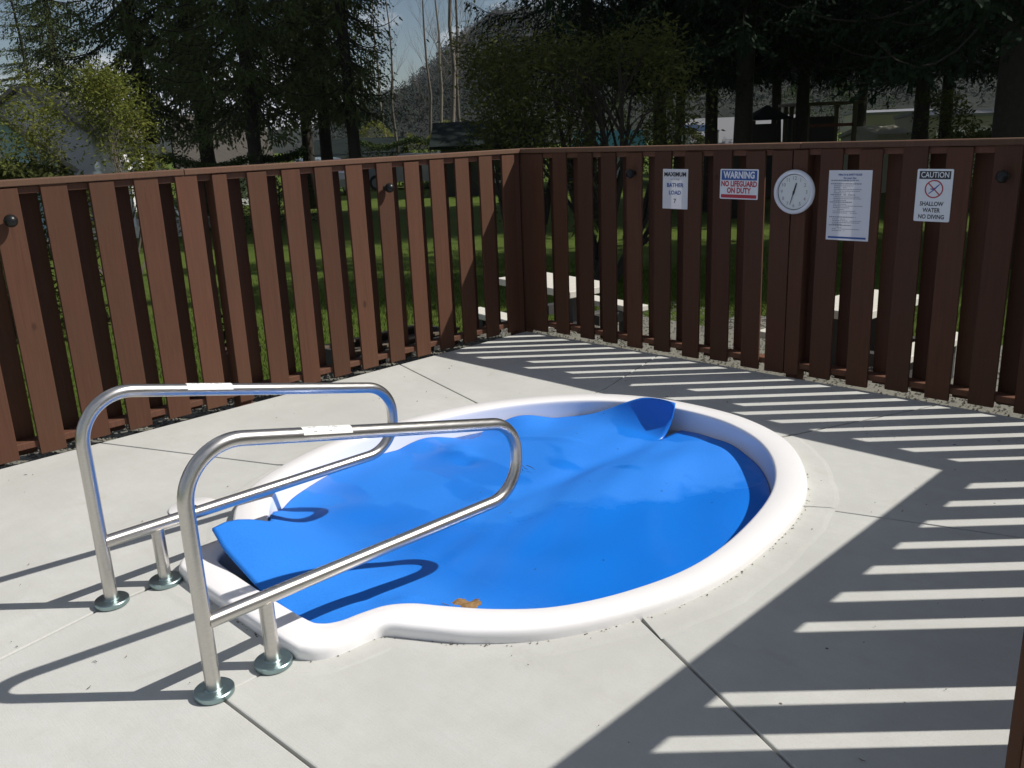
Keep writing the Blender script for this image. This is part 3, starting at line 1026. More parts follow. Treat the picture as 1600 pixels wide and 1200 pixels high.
def hand(name, ang, ln, w0, w1, y):
    b = MB(); a = PI/2-math.radians(ang); d = Vector((math.cos(a), 0, math.sin(a))); q = Vector((-d.z, 0, d.x))
    pts = [-d*0.018+q*w0, -d*0.018-q*w0, d*ln-q*w1, d*ln+q*w1]
    b.add([(p.x, y, p.z) for p in pts]+[(p.x, y-0.0012, p.z) for p in pts], [(0,1,2,3),(7,6,5,4),(0,4,5,1),(1,5,6,2),(2,6,7,3),(3,7,4,0)])
    b.build(name, M['ink_black'], c)
hand('hour_hand', 16, 0.058, 0.0055, 0.0038, -0.0215)
hand('minute_hand', 196, 0.082, 0.003, 0.0014, -0.0235)
b = MB(); b.lathe([(0.006,0.018),(0.006,0.027)], 14, RX); b.build('hub', M['ink_black'], c)

s = thing('rules_notice', 'tall white sheet of spa rules with a blue strip at its foot', 'sign', (2.7915, 0, 1.144), 0)
s.rotation_euler = (0, math.radians(-0.2), 0)
paper_sheet('sheet', 0.270, 0.422, s, 0.002)
Y = -0.0045
text_mesh('lettering', 'HEALTH & SAFETY RULES', 0.0155, M['ink_blue'], s, 0, 0.184, Y, sx=0.85, bold=0.0004)
text_mesh('lettering', 'for your Spa', 0.0155, M['ink_blue'], s, 0, 0.165, Y, bold=0.0003)
b = MB(); rr = random.Random(5)
def words(x0, x1, z, h, dens=0.78):
    x = x0
    while x < x1:
        w = rr.uniform(0.006, 0.016)
        if rr.random() < dens:
            b.add([(x, Y, z), (min(x+w, x1), Y, z), (min(x+w, x1), Y, z+h), (x, Y, z+h)], [(0,1,2,3)])
        x += w+rr.uniform(0.002, 0.003)
for head, lens in ((0.148, ()), (0.128, (0.6,0.45,0.85,0.8,0.5)), (0.062, (0.8,0.85,0.4)), (0.018, (0.4,0.9,0.5,0.35,0.7,0.75)), (-0.072, (0.4,0.9,0.85,0.3)), (-0.122, (0.3,0.85,0.4))):
    words(-0.118, -0.118+rr.uniform(0.13, 0.20), head, 0.0052, 0.97)
    for i, ln in enumerate(lens):
        words(-0.098, -0.098+0.205*ln, head-0.0115-0.0105*i, 0.0034, 0.92)
b.build('printed_lines', M['paper_print'], s)['kind'] = 'stuff'
quad('footer_strip', -0.120, -0.200, 0.120, -0.189, M['ink_blue'], s, Y)

s = thing('no_diving_sign', 'caution sign with a crossed out diver reading shallow water no diving', 'sign', (3.285, 0, 1.2155), 0)
s.rotation_euler = (0, math.radians(0.3), 0)
plate('plate', 0.198, 0.294, 0.002, M['plate'], s, 0.008)
quad('header_panel', -0.086, 0.091, 0.086, 0.136, M['ink_black'], s)
text_mesh('lettering', 'CAUTION', 0.044, M['ink_white'], s, 0, 0.1135, -0.0032, sx=0.78, bold=0.0006)
b = MB(); n = 40
for k in range(n):
    a = 2*PI*k/n
    for r in (0.044, 0.051): b.v.append((r*math.cos(a), -0.0034, 0.036+r*math.sin(a)))
for k in range(n):
    q = (k+1) % n; b.f.append((2*k, 2*k+1, 2*q+1, 2*q)); b.mi.append(0)
d = Vector((-1, 0, 1)).normalized(); q = Vector((1, 0, 1)).normalized()*0.0032
pts = [d*0.045+q, d*0.045-q, -d*0.045-q, -d*0.045+q]
b.add([(p.x, -0.0036, 0.036+p.z) for p in pts], [(0,1,2,3)])
b.build('prohibition_ring', M['ink_red'], s)
b = MB()
body = [(-0.030,0.010),(-0.025,0.013),(-0.010,0.027),(-0.004,0.032),(-0.018,0.033),(-0.021,0.037),(-0.006,0.040),(0.006,0.044),(0.016,0.055),(0.029,0.066),(0.031,0.063),(0.020,0.050),(0.010,0.037),(-0.004,0.024),(-0.022,0.009)]
b.add([(x*1.05, -0.0030, z) for x, z in body], [tuple(range(len(body)))])
b.build('diver_symbol', M['ink_blue'], s)
text_mesh('lettering', 'SHALLOW', 0.033, M['ink_black'], s, -0.006, -0.048, -0.0032, sx=0.84, bold=0.0009)
text_mesh('lettering', 'WATER', 0.033, M['ink_black'], s, -0.004, -0.084, -0.0032, sx=0.84, bold=0.0009)
text_mesh('lettering', 'NO DIVING', 0.033, M['ink_black'], s, -0.002, -0.121, -0.0032, sx=0.84, bold=0.0009)

# ------------------------------------------------------------------ leaf and litter
def lobed_leaf(name, loc, size, rz, label, mat):
    b = MB(); n = 40; rings = 6; rr = random.Random(11)
    for i in range(rings+1):
        for k in range(n):
            a = 2*PI*k/n
            r = size*(0.80+0.05*abs(math.cos(2.5*a))+0.05*math.cos(a*9+1)+0.05*math.sin(17*a))*i/rings
            x, y = r*math.cos(a)*1.25, r*math.sin(a)*0.9
            b.v.append((x, y, 0.004+0.004*math.sin(x*90)*math.cos(y*75+1)*i/rings+0.004*(i/rings)**2*math.sin(3*a+1)))
    for i in range(rings):
        for k in range(n):
            q = (k+1) % n
            b.f.append((i*n+k, i*n+q, (i+1)*n+q, (i+1)*n+k)); b.mi.append(0)
    b.tube([(-size*1.1,0,0.006),(-size*1.35,0.004,0.008),(-size*1.6,0.012,0.012)], 0.0012, 5)
    o = b.build(name, mat)
    o.location = loc; o.rotation_euler = (0, 0, rz)
    return tag(o, label, 'leaf')
lobed_leaf('dry_leaf', (2.925, -3.365, -0.064), 0.056, 0.9, 'curled dry brown leaf lying on the blue cover', M['dry_leaf'])
b = MB(); rr = random.Random(21)
for k in range(230):
    x, y = rr.uniform(0.1, 4.8), rr.uniform(-6.0, -0.1)
    if ray_poly(TUB_O, math.atan2(y-TC[1], x-TC[0])) > np.hypot(x-TC[0], y-TC[1])-0.03: continue
    l = rr.choice((0.003, 0.003, 0.004, 0.005, 0.009, 0.018)); a = rr.uniform(0, 6.3)
    b.tube([(x, y, 0.0045), (x+l*0.5*math.cos(a), y+l*0.5*math.sin(a), 0.0055), (x+l*math.cos(a+0.4), y+l*math.sin(a+0.4), 0.005)], [0.0012, 0.0016, 0.0008], 4)
# crumbs gathered against the tub's edge and in the joints
for k in range(300):
    th = rr.uniform(-PI, PI); r = ray_poly(TUB_O, th)+abs(rr.gauss(0, 0.006))+0.003
    x, y = TC[0]+r*math.cos(th), TC[1]+r*math.sin(th)
    s_ = rr.uniform(0.0015, 0.0042)
    b.add([(x+s_*p, y+s_*q, 0.004+s_*0.5*w) for p, q, w in ICO], IF)
tag(b.build('deck_litter', M['twig']), 'specks of leaf litter and needles scattered over the deck', None, kind='stuff')
b = MB(); rr = random.Random(4)
for k in range(3):
    x, y = 2.07+0.03*k, -2.25+0.02*k
    b.tube([(x, y, -0.045), (x+0.02, y+0.012*rr.uniform(-1, 1), -0.036), (x+0.05, y+0.02*rr.uniform(-1, 1), -0.042), (x+0.075, y-0.012, -0.046)], [0.001, 0.0018, 0.0016, 0.0008], 5)
tag(b.build('dead_twig', M['twig']), 'tiny dead twig lying in the crease of the blue cover', 'twig')

# ------------------------------------------------------------------ vegetation builders
def conifer_meshes(seed, H, base, rad, dens=1.0, needle='spruce', droop=0.5, trunk_r=0.22, fine_to=10.0):
    rg = random.Random(seed)
    tb_ = MB()
    pts = [(0.04*math.sin(i*0.9+seed), 0.04*math.cos(i*1.1), -0.1+H*i/10) for i in range(11)]
    tb_.tube(pts, [trunk_r*(1.25 if i == 0 else 1)*(1-0.93*i/10) for i in range(11)], 10)
    V, F = [], []
    def tri(p, d, w, l):
        # a needle spray: kite shaped pair of triangles
        o = len(V)
        q = p+d*l*0.5
        V.extend(((p.x, p.y, p.z), (q.x+w.x, q.y+w.y, q.z+w.z), (p.x+d.x*l, p.y+d.y*l, p.z+d.z*l), (q.x-w.x, q.y-w.y, q.z-w.z)))
        F.append((o, o+1, o+2)); F.append((o, o+2, o+3))
    h = base
    while h < H*0.985:
        fine = h < fine_to
        frac = (h-base)/(H-base)
        prof = (1-frac)**0.75*(0.75+0.25*min(1, frac*6+0.35))
        nb = 10 if fine else 6
        a0 = rg.uniform(0, 6.3)
        for k in range(nb):
            if rg.random() > dens: continue
            az = a0+2*PI*k/nb+rg.uniform(-0.35, 0.35)
            L = rad*prof*rg.uniform(0.65, 1.18)+0.15
            dirh = Vector((math.cos(az), math.sin(az), 0)); side = Vector((-dirh.y, dirh.x, 0))
            el = 0.10-0.30*(1-frac)+rg.uniform(-0.12, 0.12)
            npt = 7
            bp = []
            for i in range(npt+1):
                u = i/npt
                z = h+L*(el*u-droop*0.45*math.sin(u*PI*0.75)+droop*0.28*u*u)
                bp.append(dirh*(L*u)+Vector((0, 0, z))+side*(0.06*math.sin(3*u+az)))
            if fine:
                tb_.tube(bp, [0.028*(1-0.85*i/npt)*(0.5+L/rad*0.5) for i in range(npt+1)], 4, cap=False)
            step = 0.14 if fine else 0.34
            m_ = max(3, int(L/step))
            for i in range(1, m_+1):
                u = i/m_
                x = u*npt; i0 = min(npt-1, int(x)); p = bp[i0].lerp(bp[i0+1], x-i0)
                tw = (0.18+0.55*math.sin(PI*min(1, u*0.92+0.08))**0.8)*min(1.0, L/2.2+0.25)
                for sg in (-1, 1):
                    if rg.random() < 0.08: continue
                    d = (dirh*rg.uniform(0.35, 0.8)+side*sg*rg.uniform(0.6, 1.0)+Vector((0, 0, rg.uniform(-0.75, -0.1)*droop*1.4))).normalized()
                    ln = tw*rg.uniform(0.6, 1.15)
                    ks = max(2, int(ln/(0.066 if fine else 0.2)))
                    for q in range(ks):
                        v = (q+0.4)/ks
                        pp = p+d*(ln*v)+Vector((0, 0, -0.25*droop*ln*v*v))
                        l2 = (0.105 if fine else 0.42)*rg.uniform(0.7, 1.2)
                        up = Vector((rg.uniform(-1, 1), rg.uniform(-1, 1), rg.uniform(-1, 1)))
                        d2 = (d+Vector((0, 0, -0.35*droop))+up*0.55).normalized()
                        w = d2.cross(up)
                        if w.length < 1e-4: continue
                        w = w.normalized()*l2*0.24
                        tri(pp, d2, w, l2)
                # hanging spray
                if rg.random() < 0.75*droop+0.2:
                    d2 = Vector((rg.uniform(-0.35, 0.35), rg.uniform(-0.35, 0.35), -1)).normalized()
                    for q in range(3 if fine else 1):
                        l2 = (0.17 if fine else 0.5)*rg.uniform(0.7, 1.2)
                        tri(p+d2*(0.10*q), d2, side*l2*0.15, l2)
        h += (0.50 if fine else 0.55)*rg.uniform(0.8, 1.25)
    me = bpy.data.meshes.new('crown'); me.from_pydata(V, [], F); me.materials.append(M[needle]); me.update()
    tm = tb_.mesh('trunk', M['bark'], True)
    return tm, me

def place_tree(name, meshes, loc, rz, sc, label, group, cat='tree'):
    t = thing(name, label, cat, loc, rz, group)
    t.scale = (sc, sc, sc)
    link('trunk', meshes[0], t); link('crown', meshes[1], t)
    return t

def grow(b, p, d, ln, r, lvl, rg, spread, tips, up=0.25, sides=5, segs=4, ratio=0.68, kids=(2, 3)):
    pts = [p.copy()]; rs = [r]
    q = p.copy(); dd = d.copy()
    for i in range(segs):
        dd = (dd+Vector((rg.uniform(-1, 1), rg.uniform(-1, 1), rg.uniform(-0.6, 1)))*0.13+Vector((0, 0, up*0.10))).normalized()
        q = q+dd*(ln/segs); pts.append(q.copy()); rs.append(r*(1-0.42*(i+1)/segs))
    b.tube(pts, rs, sides, cap=False)
    if lvl == 0:
        tips.append((q.copy(), dd.copy())); return
    for k in range(rg.randint(*kids)+(1 if lvl > 2 else 0)):
        i = rg.randint(max(1, segs-3), segs)
        a = rg.uniform(0, 6.3)
        o = dd.orthogonal().normalized(); o2 = dd.cross(o)
        nd = (dd+(o*math.cos(a)+o2*math.sin(a))*rg.uniform(0.5, 1.1)*spread+Vector((0, 0, up*0.4))).normalized()
        grow(b, pts[i], nd, ln*ratio*rg.uniform(0.8, 1.2), rs[i]*0.72, lvl-1, rg, spread, tips, up, max(3, sides-1), max(2, segs-1), ratio, kids)

def leaf_cluster(V, F, p, d, rg, n, size, spread):
    for k in range(n):
        o = Vector((rg.gauss(0, 1), rg.gauss(0, 1), rg.gauss(0, 0.8)))*spread
        c = p+o
        a = (Vector((rg.uniform(-1, 1), rg.uniform(-1, 1), rg.uniform(-0.8, 0.5)))+d*0.4).normalized()
        nrm = Vector((rg.uniform(-1, 1), rg.uniform(-1, 1), rg.uniform(0.0, 1.4))).normalized()
        w = a.cross(nrm)
        if w.length < 1e-3: continue
        w = w.normalized(); l = size*rg.uniform(0.7, 1.25)
        i = len(V)
        m1 = c+a*l*0.45; e = c+a*l-Vector((0, 0, l*0.12))
        V.extend((tuple(c), tuple(m1+w*l*0.17), tuple(e), tuple(m1-w*l*0.17)))
        F.append((i, i+1, i+2)); F.append((i, i+2, i+3))

def leafy_mesh(V, F, mat):
    me = bpy.data.meshes.new('foliage'); me.from_pydata(V, [], F); me.materials.append(mat); me.update()
    return me

# --- conifers
spA = conifer_meshes(3, 19, 3.4, 1.75, 1.0, 'spruce', 0.75, 0.18)
spB = conifer_meshes(14, 21, 3.5, 2.6, 1.0, 'spruce', 0.75, 0.19)
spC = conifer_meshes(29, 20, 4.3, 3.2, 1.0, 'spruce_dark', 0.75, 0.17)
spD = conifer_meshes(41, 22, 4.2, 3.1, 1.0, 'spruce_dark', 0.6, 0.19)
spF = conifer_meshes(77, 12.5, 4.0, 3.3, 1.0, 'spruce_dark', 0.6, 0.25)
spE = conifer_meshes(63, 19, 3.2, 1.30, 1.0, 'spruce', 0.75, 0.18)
pine = conifer_meshes(52, 13, 3.0, 2.2, 0.55, 'spruce', 0.15, 0.15, 13)
G1 = 'conifers beyond the fence'
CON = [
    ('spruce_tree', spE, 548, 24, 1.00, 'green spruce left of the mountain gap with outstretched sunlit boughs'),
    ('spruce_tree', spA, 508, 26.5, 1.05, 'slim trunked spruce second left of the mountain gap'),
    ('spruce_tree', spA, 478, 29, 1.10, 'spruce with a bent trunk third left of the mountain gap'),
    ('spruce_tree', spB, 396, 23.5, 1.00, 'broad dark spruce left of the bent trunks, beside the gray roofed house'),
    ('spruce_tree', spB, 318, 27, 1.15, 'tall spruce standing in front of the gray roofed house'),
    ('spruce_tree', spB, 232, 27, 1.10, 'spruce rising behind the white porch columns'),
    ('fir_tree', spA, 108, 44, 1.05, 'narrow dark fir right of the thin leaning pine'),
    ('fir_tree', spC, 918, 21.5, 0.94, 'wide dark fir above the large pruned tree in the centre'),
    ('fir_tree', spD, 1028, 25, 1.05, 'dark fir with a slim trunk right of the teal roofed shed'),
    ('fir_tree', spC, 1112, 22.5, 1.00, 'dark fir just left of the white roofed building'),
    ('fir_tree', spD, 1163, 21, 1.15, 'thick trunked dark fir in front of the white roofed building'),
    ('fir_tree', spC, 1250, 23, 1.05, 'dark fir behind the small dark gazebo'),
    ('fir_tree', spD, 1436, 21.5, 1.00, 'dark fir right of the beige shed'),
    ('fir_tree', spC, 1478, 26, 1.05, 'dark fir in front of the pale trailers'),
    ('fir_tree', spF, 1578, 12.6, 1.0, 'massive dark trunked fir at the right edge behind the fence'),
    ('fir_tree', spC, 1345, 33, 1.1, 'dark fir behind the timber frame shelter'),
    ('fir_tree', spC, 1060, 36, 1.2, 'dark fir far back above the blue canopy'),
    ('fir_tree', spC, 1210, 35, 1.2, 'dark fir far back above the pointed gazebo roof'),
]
for i, (nm, ms, px, dep, sc, lab) in enumerate(CON):
    p = spot(px, dep, GZ-0.05)
    place_tree(nm, ms, p, i*1.37+0.4, sc, lab, G1)
# firs to the right of the view, which shade the lawn
for i, (dep, lat, sc) in enumerate(((11.8, 11.0, 0.70), (12.4, 15.5, 0.95), (15.2, 12.0, 0.85), (14.6, 17.5, 0.95), (20.8, 13.5, 1.0), (21.5, 18.0, 1.1), (25.2, 17.0, 1.0), (24.0, 23.0, 1.1), (34.5, 20.0, 1.1))):
    p = Vector((CAM.x, CAM.y, 0))+FWD*dep+RGT*lat; p.z = GZ-0.05
    place_tree('fir_tree', (spD, spC)[i % 2], p, i*2.1, sc, 'dark fir standing out of view to the right of the lawn', 'firs to the right of the view')
t = place_tree('pine_tree', pine, spot(72, 46, GZ), 0.8, 1.0, 'thin leaning pine against the sky at the far left', G1)
t.rotation_euler = (math.radians(-4), math.radians(-5), 0.8)

# --- bare deciduous trees in the mountain gap
def bare_tree(seed, H, r, mat, lv=4, spread=0.55, up=0.6, kids=(2, 3)):
    rg = random.Random(seed); b = MB(); tips = []
    trunk = []
    p = Vector((0, 0, -0.1)); pts = [p.copy()]; n = 9
    for i in range(n):
        p = p+Vector((rg.uniform(-0.03, 0.03)*H/n*3, rg.uniform(-0.03, 0.03)*H/n*3, H/n)); pts.append(p.copy())
    b.tube(pts, [r*(1-0.9*i/n) for i in range(n+1)], 7)
    tw = MB()
    for k in range(20):
        u = rg.uniform(0.25, 0.98); x = u*n; i0 = min(n-1, int(x)); q = pts[i0].lerp(pts[i0+1], x-i0)
        a = rg.uniform(0, 6.3); d = Vector((math.cos(a)*spread, math.sin(a)*spread, rg.uniform(0.4, 1.0))).normalized()
        grow(tw, q, d, H*0.17*(1.15-u), r*0.14*(1.1-u), lv-1, rg, spread, tips, up, 4, 4, 0.62, kids)
    return b.mesh('trunk', mat, True), tw.mesh('twigs', mat, True)
bareA = bare_tree(5, 15, 0.13, M['bark_pale'])
bareB = bare_tree(8, 14, 0.11, M['bark_gray'])
G2 = 'bare trees in the mountain gap'
labs = ['tall bare birch with a forked top in the mountain gap', 'bare tree with pale trunk nearest the centre fir', 'slim bare tree left of the forked birch', 'bare tree standing over the yellow green bush', 'bare twiggy tree touching the spruce boughs', 'leftmost bare tree of the mountain gap', 'bare tree half hidden behind the centre fir']
for i, (px, dep, ms, sc) in enumerate(((700, 40, bareA, 1.0), (724, 44, bareB, 1.0), (668, 48, bareB, 0.9), (684, 60, bareA, 1.0), (622, 46, bareB, 0.8), (604, 58, bareA, 0.9))):
    t = thing('bare_tree', labs[i], 'tree', spot(px, dep, GZ), i*1.9, G2)
    t.scale = (sc, sc, sc)
    link('trunk', ms[0], t); link('twigs', ms[1], t)['kind'] = 'stuff'

# --- pruned broadleaf trees and shrubs
def pruned_tree(name, seed, loc, starts, ln, r, lvl, leafmat, nleaf, lsize, lspread, label, ztop, spread=0.7, bark='bark_gray', zmin=None, half=1.4):
    rg = random.Random(seed)
    t = thing(name, label, 'tree', loc)
    b = MB(); tips = []
    for (ox, oy), dvec in starts:
        grow(b, Vector((ox, oy, -0.1)), Vector(dvec).normalized(), ln, r, lvl, rg, spread, tips, 0.25, 7, 4, 0.70, (2, 3))
    def shear(p):      # the gardener's clipped outline
        p = Vector(p); la, de = p.dot(RGT), p.dot(FWD)
        k = half*math.tanh(la/half)-la; k2 = half*math.tanh(de/half)-de
        p = p+RGT*k+FWD*k2
        if p.z > ztop-0.5: p.z = ztop-0.5+0.5*math.tanh((p.z-ztop+0.5)/0.5)
        return p
    b.v = [tuple(shear(v)) for v in b.v]
    autosmooth(b.build('limbs', M[bark], t), 60)
    V, F = [], []
    for p, d in tips:
        p = shear(p)
        if p.z > ztop: p = Vector((p.x, p.y, ztop-rg.uniform(0, 0.2)))
        if zmin and p.z < zmin and rg.random() < 0.8: continue
        leaf_cluster(V, F, p, d, rg, nleaf, lsize, lspread)
    link('foliage', leafy_mesh(V, F, leafmat), t)
    return t, len(F)

def at_px(px, dep): return spot(px, dep, GZ)
# big shaded tree in the centre: several forked stems along the view's width
rgt = RGT
st = []
for lat, (a, c) in ((-0.9, (-0.55, 0.1)), (-0.75, (0.25, 0.2)), (0.35, (0.75, 0.0)), (0.25, (0.1, -0.2)), (0.4, (-0.3, 0.15))):
    o = rgt*lat
    st.append(((o.x, o.y), rgt*a+FWD*c+Vector((0, 0, 0.85))))
pruned_tree('pruned_tree', 17, at_px(900, 12.6), st, 1.75, 0.10, 4, M['rhodo_dark_shaded'], 40, 0.085, 0.19, 'large shaded pruned broadleaf tree with forked limbs behind the fence corner', 3.2, 0.85, 'bark', 1.7, 1.36)
st = []
for lat, (a, c) in ((0.15, (0.15, 0.1)), (0.0, (-0.35, 0.2)), (0.1, (0.45, -0.15))):
    o = rgt*lat
    st.append(((o.x, o.y), rgt*a+FWD*c+Vector((0, 0, 0.9))))
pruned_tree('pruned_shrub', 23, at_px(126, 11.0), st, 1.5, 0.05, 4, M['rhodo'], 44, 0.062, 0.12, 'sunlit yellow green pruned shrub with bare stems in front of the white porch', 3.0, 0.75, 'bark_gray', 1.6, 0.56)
st = [((0, 0), rgt*0.2+Vector((0, 0, 1))), ((0.1, 0), rgt*0.6+Vector((0, 0, 0.8)))]
pruned_tree('pruned_shrub', 31, at_px(-40, 10.5), st, 1.4, 0.05, 4, M['rhodo'], 9, 0.062, 0.11, 'sunlit shrub cut by the left frame edge above the fence', 2.9, 0.8, 'bark_gray', 1.1, 0.30)

def hedge(name, px, dep, w, d, h, mat, label, seed, n=5000, size=0.06, lump=0.15):
    rg = random.Random(seed)
    t = thing(name, label, 'hedge', spot(px, dep, GZ), YAW-PI/2)
    V, F = [], []
    for k in range(n):
        u = rg.random()
        x, y, z = rg.uniform(-w/2, w/2), rg.uniform(-d/2, d/2), rg.uniform(0.02, h)
        f = rg.random()
        if f < 0.4: z = h*(0.92+0.08*rg.random())
        elif f < 0.8: y = rg.choice((-1, -1, 1))*d/2*rg.uniform(0.85, 1.0)
        z *= 1+lump*math.sin(x*2.1+seed)*0.5
        x *= 1-0.12*(z/h)**2
        leaf_cluster(V, F, Vector((x, y, z)), Vector((0, 0, 1)), rg, 1, size*1.5, 0.03)
    link('foliage', leafy_mesh(V, F, mat), t)
    b = MB()
    for k in range(max(3, int(w/0.4))):
        x = -w/2+w*(k+0.5)/max(3, int(w/0.4))
        b.tube([(x, 0, -0.05), (x+rg.uniform(-.1, .1), rg.uniform(-.1, .1), h*0.5), (x+rg.uniform(-.2, .2), rg.uniform(-.2, .2), h*0.85)], [0.03, 0.02, 0.008], 5)
    b.build('stems', M['bark_gray'], t)
hedge('clipped_hedge', 62, 10.5, 1.1, 0.8, 1.9, M['rhodo_dark_shaded'], 'dark rounded shrub in front of the pale blue house', 3, 5000)
hedge('clipped_hedge', 312, 22, 2.6, 1.0, 1.8, M['hedge'], 'brownish clipped hedge in front of the gray roofed house', 4, 6000)
hedge('clipped_hedge', 432, 24, 1.6, 1.0, 1.9, M['hedge'], 'dark green clipped bush right of the broad spruce', 5, 5000)
hedge('clipped_hedge', 616, 40, 4.6, 1.2, 1.9, M['hedge'], 'long low clipped hedge below the mountain gap', 6, 7000, 0.09)
hedge('loose_bush', 688, 46, 3.6, 2.4, 2.3, M['spring'], 'yellow green budding bush below the bare birches', 7, 5000, 0.08, 0.4)
hedge('loose_bush', 585, 50, 3.0, 2.2, 2.5, M['spring'], 'pale olive bush behind the spruce trunks', 8, 3600, 0.09, 0.4)
hedge('loose_bush', 800, 42, 4.0, 2.0, 2.2, M['hedge'], 'dark bush behind the low dark pavilion', 9, 5000, 0.10, 0.4)
hedge('loose_bush', 1110, 30, 2.0, 1.5, 1.6, M['rhodo_dark_shaded'], 'low dark bush below the blue canopy', 10, 3000, 0.08, 0.5)
hedge('loose_bush', 1545, 20, 3.2, 1.5, 2.1, M['rhodo_dark_shaded'], 'dark bush left of the massive trunk at the right edge', 11, 5000, 0.08, 0.5)
hedge('loose_bush', 1010, 44, 5.0, 2.5, 2.5, M['hedge'], 'olive bush behind the teal roofed shed', 12, 5000, 0.10, 0.8)
hedge('loose_bush', 1300, 48, 6.0, 3, 2.8, M['hedge'], 'tall olive bush behind the timber frame shelter', 13, 6000, 0.10, 0.8)

# ------------------------------------------------------------------ buildings beyond the lawn
def house(name, label, px, dep, w, d, h, rh, wall, roof, rz=0.0, windows=(), gable_x=True, cat='house', over=0.35, z=GZ):
    t = thing(name, label, cat, spot(px, dep, z), YAW-PI/2+rz)
    b = MB()
    x, y = w/2, d/2
    if gable_x:      # ridge along x, gables at the ends
        b.add([(-x,-y,0),(x,-y,0),(x,y,0),(-x,y,0),(-x,-y,h),(x,-y,h),(x,y,h),(-x,y,h),(-x,0,h+rh),(x,0,h+rh)],
              [(0,1,5,4),(2,3,7,6),(1,2,6,9,5),(3,0,4,8,7)])
    else:
        b.add([(-x,-y,0),(x,-y,0),(x,y,0),(-x,y,0),(-x,-y,h),(x,-y,h),(x,y,h),(-x,y,h),(0,-y,h+rh),(0,y,h+rh)],
              [(0,1,5,8,4),(2,3,7,9,6),(1,2,6,5),(3,0,4,7)])
    b.build('wall', wall, t)
    b = MB(); th = 0.12
    def slope(p0, p1, p2, p3):
        q = [Vector(p) for p in (p0, p1, p2, p3)]; n = (q[1]-q[0]).cross(q[3]-q[0]).normalized()*th
        if n.z < 0: n = -n
        lo = [v+n*0.08 for v in q]; hi = [v+n for v in q]
        b.add([tuple(v) for v in lo+hi], [(0,1,2,3),(4,5,6,7),(0,1,5,4),(1,2,6,5),(2,3,7,6),(3,0,4,7)])
    k = over*rh/(y if gable_x else x)
    for sg in (-1, 1):
        if gable_x: slope((-x-over, sg*(y+over), h-k), (x+over, sg*(y+over), h-k), (x+over, sg*0.004, h+rh), (-x-over, sg*0.004, h+rh))
        else: slope((sg*(x+over), -y-over, h-k), (sg*(x+over), y+over, h-k), (sg*0.004, y+over, h+rh), (sg*0.004, -y-over, h+rh))
    b.build('roof', roof, t)
    for wx, wz, ww, wh in windows:
        b = MB()
        for x0, z0, x1, z1 in ((wx-ww/2-.08, wz-.08, wx+ww/2+.08, wz), (wx-ww/2-.08, wz+wh, wx+ww/2+.08, wz+wh+.08), (wx-ww/2-.08, wz, wx-ww/2, wz+wh), (wx+ww/2, wz, wx+ww/2+.08, wz+wh)):
            b.box(x0, -y-0.06, z0, x1, -y-0.003, z1)
        fr = b.build('window', M['siding_white'], t)
        b = MB(); b.box(wx-ww/2, -y-0.03, wz, wx+ww/2, -y-0.004, wz+wh); b.build('pane', M['glass'], fr)
    return t
house('gabled_house', 'pale blue house with brown roof and white gable at the far left', -38, 24, 3.4, 6, 1.9, 1.55, M['siding_blue'], M['roof_gray'], 0.5, ((0.5, 0.7, 0.9, 1.0),), False)
house('white_house', 'white walled house mostly hidden behind the sunlit shrub', 95, 30, 3.6, 5, 2.6, 1.3, M['siding_white'], M['roof_gray'], 0.1, ((0.6, 0.9, 0.8, 1.0),), False)
house('gray_roofed_house', 'white house with a broad gray roof behind the spruces', 340, 34, 2.6, 5, 1.5, 1.6, M['siding_white'], M['roof_shade'], 0.36, ((1.0, 0.5, 0.8, 0.8),), True)
house('dark_pavilion', 'low dark roofed pavilion below the centre fir', 762, 34, 3.4, 4, 1.75, 0.7, M['siding_dark'], M['roof_dark'], 0.0, ((0.7, 0.5, 1.0, 0.7),), True, 'pavilion')
house('teal_roofed_shed', 'small shed with a bright teal roof behind the large pruned tree', 948, 36, 2.2, 2.4, 1.35, 0.55, M['siding_white'], M['roof_teal'], 0.05, (), True, 'shed', 0.2)
house('white_roofed_building', 'gray building with a white roof behind the thick trunked fir', 1155, 40, 4.6, 4, 1.3, 0.95, M['siding_beige'], M['roof_white_shaded'], 0.0, ((-1.2, 0.5, 0.8, 0.6),), True, 'building', 0.25)
house('beige_shed', 'low beige shed beside the timber frame shelter', 1368, 27, 1.15, 1.6, 1.55, 0.22, M['siding_beige'], M['siding_beige'], 0.3, (), True, 'shed', 0.05)
house('pale_trailer', 'pale trailer between the dark trunks at right', 1490, 34, 3.4, 2.2, 2.0, 0.12, M['siding_beige'], M['roof_white_shaded'], 0.1, ((-0.8, 0.9, 0.9, 0.6), (0.7, 0.9, 0.9, 0.6)), True, 'trailer', 0.04)
house('white_trailer', 'white trailer with a flat top behind the beige shed', 1385, 42, 3.2, 2.2, 2.2, 0.1, M['siding_beige'], M['roof_white_shaded'], 0.0, ((0.5, 0.9, 0.9, 0.6),), True, 'trailer', 0.04)
house('brown_cabin', 'brown cabin wall glimpsed behind the wooden fence corner', 560, 48, 4.0, 4, 1.2, 0.8, M['siding_brown'], M['roof_dark'], 0.0, ((0.3, 0.4, 0.8, 0.6),), True, 'cabin')

